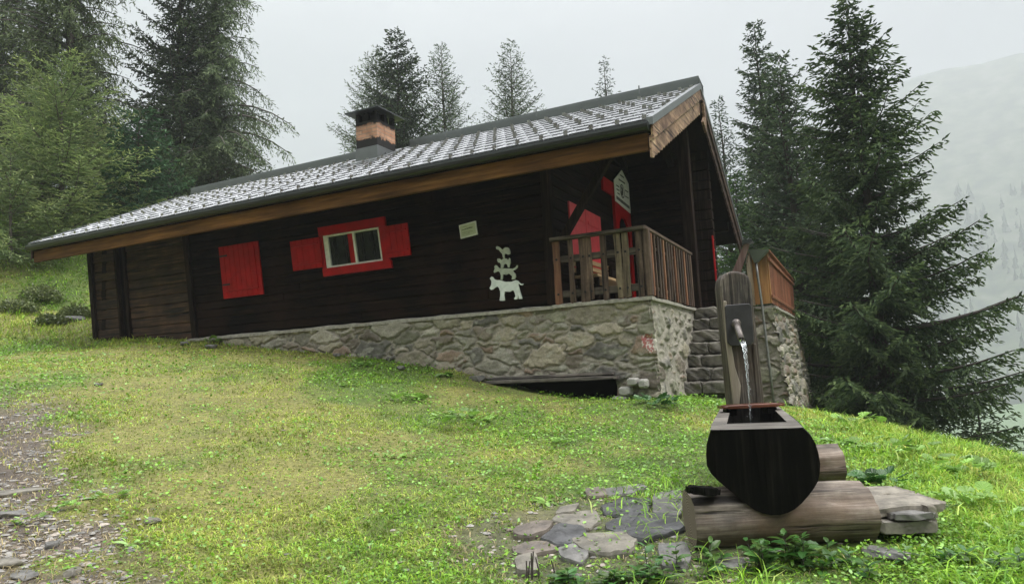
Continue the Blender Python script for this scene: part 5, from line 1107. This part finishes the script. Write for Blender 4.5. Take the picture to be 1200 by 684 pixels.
# ------------------------------------------------------------------ logs carrying the trough
def log_obj(name, c, L, r, yaw, label, seed, taper=.04, roll=0):
    t = empty(name, c, yaw); tag(t, label, 'log', 'logs under the trough')
    nseg, nr = 40, 48; r_ = np.random.default_rng(seed); uu = np.linspace(-L / 2, L / 2, nseg); th = np.linspace(0, 2 * math.pi, nr, endpoint=False)
    A, B = np.meshgrid(uu, th, indexing='ij'); cA, sA = np.cos(B), np.sin(B)
    rr = r * (1 - taper * A / L) * (1 + .05 * np.sin(B * 2 + 1) + .02 * np.sin(B * 3 + seed)) + (fbm(A * 1.4 + 7, cA * 2 + sA * 1.3 + 5, seed) - .5) * .06 + (fbm(A * 2.5 + 3, B * 12, seed + 2, 3) - .5) * .016
    for k in range(16):
        b0 = r_.uniform(0, 2 * math.pi); a0 = r_.uniform(-L / 2, L / 2); ln = r_.uniform(.15, .5)
        rr = rr - .014 * np.exp(-(((B - b0 - .06 * np.sin(A * 5)) / .03)**2)) * sst(ln, ln * .6, np.abs(A - a0))
    V = np.stack([A, rr * cA, rr * sA], -1).reshape(-1, 3)
    F_ = [(i * nr + j, i * nr + (j + 1) % nr, (i + 1) * nr + (j + 1) % nr, (i + 1) * nr + j) for i in range(nseg - 1) for j in range(nr)]
    mb = MB(); mb.v = [tuple(v) for v in V]; mb.f = F_; mb.build('bark_side', MT['log'], t, smooth=True)
    for s_, i0 in ((-1, 0), (1, nseg - 1)):
        ring = V[i0 * nr:(i0 + 1) * nr]; cen = (s_ * (L / 2 - .002), 0, 0)
        mb = MB().add([cen] + [tuple(v) for v in ring], [(0, 1 + j, 1 + (j + 1) % nr) if s_ > 0 else (0, 1 + (j + 1) % nr, 1 + j) for j in range(nr)]); mb.build('sawn_end', MT['logend'], t)
    return t
m, nt, b, o = mat('sawn_log_end'); tcn = N(nt, 'ShaderNodeTexCoord'); wv = N(nt, 'ShaderNodeTexWave', wave_type='RINGS', rings_direction='X'); wv.inputs['Scale'].default_value = 22; wv.inputs['Distortion'].default_value = 2.5; wv.inputs['Detail'].default_value = 3
nt.links.new(tcn.outputs['Object'], wv.inputs[0]); r = ramp(nt, wv.outputs[0], [(.2, (.07, .05, .035)), (.8, (.20, .16, .12))]); nt.links.new(r.outputs[0], b.inputs['Base Color']); b.inputs['Roughness'].default_value = .7; bump(nt, b, wv.outputs[0], .3, .004); MT['logend'] = m
c0 = at(911, 604, 4.17)
log_obj('support_log', (c0[0], 4.17, c0[2]), 1.0, .168, -.02, 'thick bare log under the front end of the trough', 81)
c1 = at(930, 546, 5.12)
log_obj('support_log', (c1[0], 5.12, c1[2] + .0), .62, .145, -.03, 'shorter log half hidden behind the trough, carrying its rear', 82)
wdg = at(824, 574, 4.05); MBw = MB().add(*rough_box(-.085, .085, -.05, .05, -.02, .022, 33, .012)).build('wood_wedge', MT['troughblack'], None); MBw.location = Vector([float(c) for c in wdg]); MBw.rotation_euler = (0, .12, .1)
tag(MBw, 'dark splinter of wood lying on the left end of the front log', 'wood wedge')

# ------------------------------------------------------------------ stones
def rock(name, loc, dims, mt, label, seed, rz=0, tilt=(0, 0), group=None, flat=.8):
    import bmesh
    bm = bmesh.new(); bmesh.ops.create_icosphere(bm, subdivisions=4, radius=1); r_ = np.random.default_rng(seed)
    planes = [(r_.normal(size=3), r_.uniform(.55, .9)) for _ in range(11)]; planes = [(p / np.linalg.norm(p), d) for p, d in planes] + [(np.array([0, 0, 1.]), flat * .62), (np.array([0, 0, -1.]), .6)]
    vs = []
    co = np.array([v.co[:] for v in bm.verts])
    for p, d in planes:
        e = co @ p - d; co = co - np.where(e > 0, e, 0)[:, None] * p[None] * .93
    co = co * (1 + ((fbm(co[:, 0] * 3 + co[:, 2] * 2 + seed, co[:, 1] * 3 - co[:, 2], seed, 4) - .5) * .16)[:, None])
    co = co * np.array(dims)[None] * .72
    fs = [tuple(v.index for v in f.verts) for f in bm.faces]; bm.free()
    o = MB().add(co.tolist(), fs).build(name, MT[mt], None, smooth=True); o.location = Vector([float(c) for c in loc]); o.rotation_euler = (tilt[0], tilt[1], rz); tag(o, label, 'stone', group); return o
def slabstone(name, pts, thick, mt, label, group, seed, lift=.02, conv=None):
    """flat stone whose outline lies on the ground"""
    P_ = np.array([conv(*p) for p in pts]); c = P_.mean(0); n = len(P_); q = []
    for i in range(n):
        a, b_ = P_[i], P_[(i + 1) % n]
        for t in np.linspace(0, 1, 7)[:-1]: q.append(a + (b_ - a) * t)
    q = np.array(q); q = (q * 2 + np.roll(q, 1, 0) + np.roll(q, -1, 0)) / 4; q = c + (q - c) * 1.13; rr_ = (fbm(q[:, 0] * 14, q[:, 1] * 14, seed) - .5) * .16
    d = q[:, :2] - c[:2]; q[:, :2] = c[:2] + d * (1.0 + rr_[:, None] * 1.2)
    A = np.c_[q[:, :2] - c[:2], np.ones(len(q))]; pl = np.linalg.lstsq(np.c_[P_[:, :2] - c[:2], np.ones(n)], P_[:, 2], rcond=None)[0]
    zt_ = lambda xy: pl[0] * xy[:, 0] + pl[1] * xy[:, 1] + pl[2] + lift - c[2]
    rings = []; 
    for k, dz in ((1.0, -thick), (1.0, -.014), (.965, .0), (.7, .002), (.4, .004), (.12, .003)):
        xy = (q[:, :2] - c[:2]) * k; zz = zt_(xy) + dz + (fbm((xy[:, 0] + c[0]) * 9, (xy[:, 1] + c[1]) * 9, seed) - .5) * .028 * (k < .99); rings.append(np.c_[xy, zz])
    V = np.concatenate(rings); m_ = len(q); fs = [(i * m_ + j, i * m_ + (j + 1) % m_, (i + 1) * m_ + (j + 1) % m_, (i + 1) * m_ + j) for i in range(5) for j in range(m_)] + [tuple(5 * m_ + j for j in range(m_))]
    o = MB().add(V.tolist(), fs).build(name, MT[mt], None); o.location = Vector([float(v) for v in c]); tag(o, label, 'stone', group); return o
zc4 = lambda x, y: hit(540 + x / 3.75, 560 + y / 3.75, 2.5)
FG = 'flat paving stones in the grass left of the trough'
FL = [([(405, 190), (470, 165), (590, 155), (605, 200), (560, 232), (470, 215)], 'rockwarm', 'light olive flat stone in the middle of the paving'),
      ([(355, 275), (430, 225), (530, 225), (545, 265), (480, 300), (430, 310)], 'rockdark', 'dark wet flat stone with a raised front edge, left of the cracked slab'),
      ([(240, 240), (340, 205), (400, 215), (380, 250), (300, 275), (240, 270)], 'rockbrown', 'brown flat stone at the left rim of the paving'),
      ([(625, 135), (720, 95), (830, 110), (815, 160), (700, 175), (640, 165)], 'rockdark', 'grey flat stone behind the big cracked slab'),
      ([(640, 220), (735, 172), (780, 178), (720, 240), (735, 268), (650, 245)], 'rockdark', 'left piece of the large dark cracked slab'),
      ([(795, 180), (940, 185), (975, 235), (890, 265), (800, 292), (745, 270), (735, 240)], 'rockdark', 'right and larger piece of the large dark cracked slab'),
      ([(640, 60), (760, 40), (820, 50), (760, 78), (650, 84)], 'rock', 'thin grey stone at the far rim of the paving'),
      ([(550, 65), (630, 58), (640, 88), (560, 98)], 'rockbrown', 'small brown stone at the far left corner of the paving'),
      ([(500, 290), (560, 265), (700, 255), (770, 285), (740, 340), (640, 350), (540, 330)], 'rockwarm', 'broad pale flat stone in front of the cracked slab'),
      ([(230, 310), (320, 290), (420, 300), (410, 330), (300, 350), (240, 340)], 'rockbrown', 'reddish brown flat stone near the dry seed stalks'),
      ([(430, 330), (500, 312), (560, 345), (530, 385), (450, 365)], 'rock', 'grey flat stone overgrown by weeds in front of the dark wet one'),
      ([(850, 90), (960, 75), (985, 130), (960, 180), (850, 170)], 'rock', 'grey flat stone touching the left end of the front log, rear one'),
      ([(870, 310), (990, 300), (1010, 360), (980, 410), (890, 400)], 'rock', 'grey flat stone half under the weeds at the front of the log'),
      ([(440, 140), (520, 128), (500, 165), (420, 175)], 'rockwarm', 'small pale stone above the light olive one'),
      ([(240, 370), (330, 355), (345, 430), (250, 430)], 'rockwarm', 'sandy flat stone behind the dry seed stalks, nearest the viewer')]
for i, (p, mt, lb) in enumerate(FL): slabstone('paving_stone', p, .10, mt, lb, FG, 200 + i, conv=zc4, lift=.024 + .006 * (i % 3))
def loc(px, py, d=None): return hit(px, py, 2.5)
# stacked slabs right of the front log
SG = 'slabs stacked at the right end of the log'
def slabrock(px, py, d, dims, mt, label, seed, rz=0, tilt=(0, 0)):
    a = at(px, py, d); o = MB().add(*rough_box(-dims[0], dims[0], -dims[1], dims[1], -dims[2], dims[2], seed, .016, 12)).build('stone_slab', MT[mt], None)
    o.location = Vector([float(v) for v in a]); o.rotation_euler = (tilt[0], tilt[1], rz); tag(o, label, 'stone', SG)
slabrock(1050, 590, 4.30, (.215, .16, .026), 'slabwarm', 'upper slab with mossy top in the stack right of the front log', 301, .03, (.04, -.02))
slabrock(1046, 610, 4.24, (.19, .16, .036), 'rockwarm', 'lower slab of the stack under the mossy one', 302, .12, (.02, .05))
slabrock(1082, 596, 4.20, (.03, .08, .035), 'slabwarm', 'small blocky stone closing the right end of the stack', 303, .1, (0, .05))
slabrock(1020, 578, 4.62, (.22, .14, .025), 'slabwarm', 'rear flat slab of the stack reaching behind the log', 304, .0)
a = loc(1046, 652); rock('half_buried_stone', (a[0], a[1], a[2] + .01), (.20, .12, .07), 'rock', 'long pale stone in the grass below the stacked slabs', 305, -.35, (.1, .12))
a = loc(862, 660); rock('half_buried_stone', (a[0], a[1], a[2] + .0), (.16, .13, .06), 'rock', 'flat pale stone under the middle of the front log', 306, .1)
for i, (px, py, dx, dy, lb) in enumerate([(22, 578, .26, .13, 'long pale flat stone in the gravel path at the left edge'), (8, 604, .15, .10, 'pale stone in the path just below the long flat one'), (8, 660, .13, .10, 'stone at the lower left edge of the path'), (28, 676, .12, .07, 'grey stone at the bottom edge of the path'), (178, 612, .10, .07, 'pale stone in the turf right of the path'), (116, 451, .13, .08, 'flat grey stone alone in the yellow turf'), (85, 672, .09, .06, 'small stone in the path right of the bottom edge ones'), (60, 640, .08, .06, 'small stone in the middle of the bare earth')]):
    a = loc(px, py); rock('path_stone', (a[0], a[1], a[2] + .008), (dx, dy, .05), 'rock' if i % 2 else 'rockwarm', lb, 320 + i, .5 - .3 * i, (0, 0), 'stones in the path')
a = hit(74, 378, 8); rock('field_boulder', (a[0], a[1] + .2, a[2] + .05), (.5, .4, .3), 'rock', 'grey boulder in the bank left of the hut', 340, .4)
for i, (px, py, s_, lb) in enumerate([(216, 404, .14, 'grey stone at the left end of the masonry'), (248, 408, .16, 'low stone leaning on the foot of the masonry'), (395, 418, .13, 'small stone at the wall foot below the window'), (470, 433, .12, 'stone fallen from the wall near its middle'), (560, 446, .2, 'dark stone left of the long plank')]):
    a = hit(px, py, 5); rock('wall_foot_stone', (a[0], a[1], a[2] + .03), (s_, s_ * .8, s_ * .6), 'rock', lb, 350 + i, i * .7, (0, 0), 'loose stones along the wall foot')

slabrock(1062, 601, 4.16, (.12, .10, .018), 'rock', 'thin broken slab wedged between the two main stacked slabs', 308, -.1, (.0, .03))

# ------------------------------------------------------------------ one object per piece for repeated small parts
def split_loose(o, name=None):
    me = o.data; n = len(me.vertices); par = list(range(n))
    def find(a):
        while par[a] != a: par[a] = par[par[a]]; a = par[a]
        return a
    polys = [tuple(p.vertices) for p in me.polygons]
    for p in polys:
        r0 = find(p[0])
        for q_ in p[1:]: par[find(q_)] = r0
    groups = {}
    for p in polys: groups.setdefault(find(p[0]), []).append(p)
    if len(groups) < 2: return
    co = [tuple(v.co) for v in me.vertices]; bev = next((m_.width for m_ in o.modifiers if m_.type == 'BEVEL'), 0)
    sm = me.polygons[0].use_smooth
    for ps_ in groups.values():
        ids = sorted({i for p in ps_ for i in p}); mp_ = {i: k for k, i in enumerate(ids)}
        c_ = MB().add([co[i] for i in ids], [tuple(mp_[i] for i in p) for p in ps_]).build(name or o.name.split('.')[0], me.materials[0], o.parent, tuple(o.location), bev, sm)
        if 'label' in o: c_['label'] = o['label']
    for ch_ in list(o.children): ch_.parent = None
    bpy.data.objects.remove(o)
SPL = {'wall_post': 0, 'verge_flashing': 0, 'shutter_batten': 0, 'hinge': 0, 'front_rail': 0, 'side_rail': 0, 'rafters': 'rafter', 'purlin': 0, 'ridge_cap': 0, 'curtain': 0, 'leg': 0, 'terrace_rail': 0, 'landing_rail': 0, 'porch_post': 0, 'end_panel': 0}
for o in list(scene.objects):
    k = o.name.split('.')[0]
    if k in SPL and o.type == 'MESH' and not o.children: split_loose(o, SPL[k] or None)

# ------------------------------------------------------------------ mist filling the valley
m = bpy.data.materials.new('mist'); m.use_nodes = True; nt = m.node_tree; nt.nodes.clear()
pv = nt.nodes.new('ShaderNodeVolumePrincipled'); pv.inputs['Color'].default_value = (.65, .668, .695, 1); pv.inputs['Density'].default_value = HAZE; pv.inputs['Anisotropy'].default_value = .1
oo = nt.nodes.new('ShaderNodeOutputMaterial'); nt.links.new(pv.outputs[0], oo.inputs['Volume'])
zlo = float(gz.min()) - 1.0
tag(MB().box(-1350, 1350, -330, 1420, min(zlo, -141), 560).build('haze', m), kind='stuff')
for o in scene.objects:
    if 'category' in o and 'kind' not in o and o.parent is None: o['kind'] = 'thing'
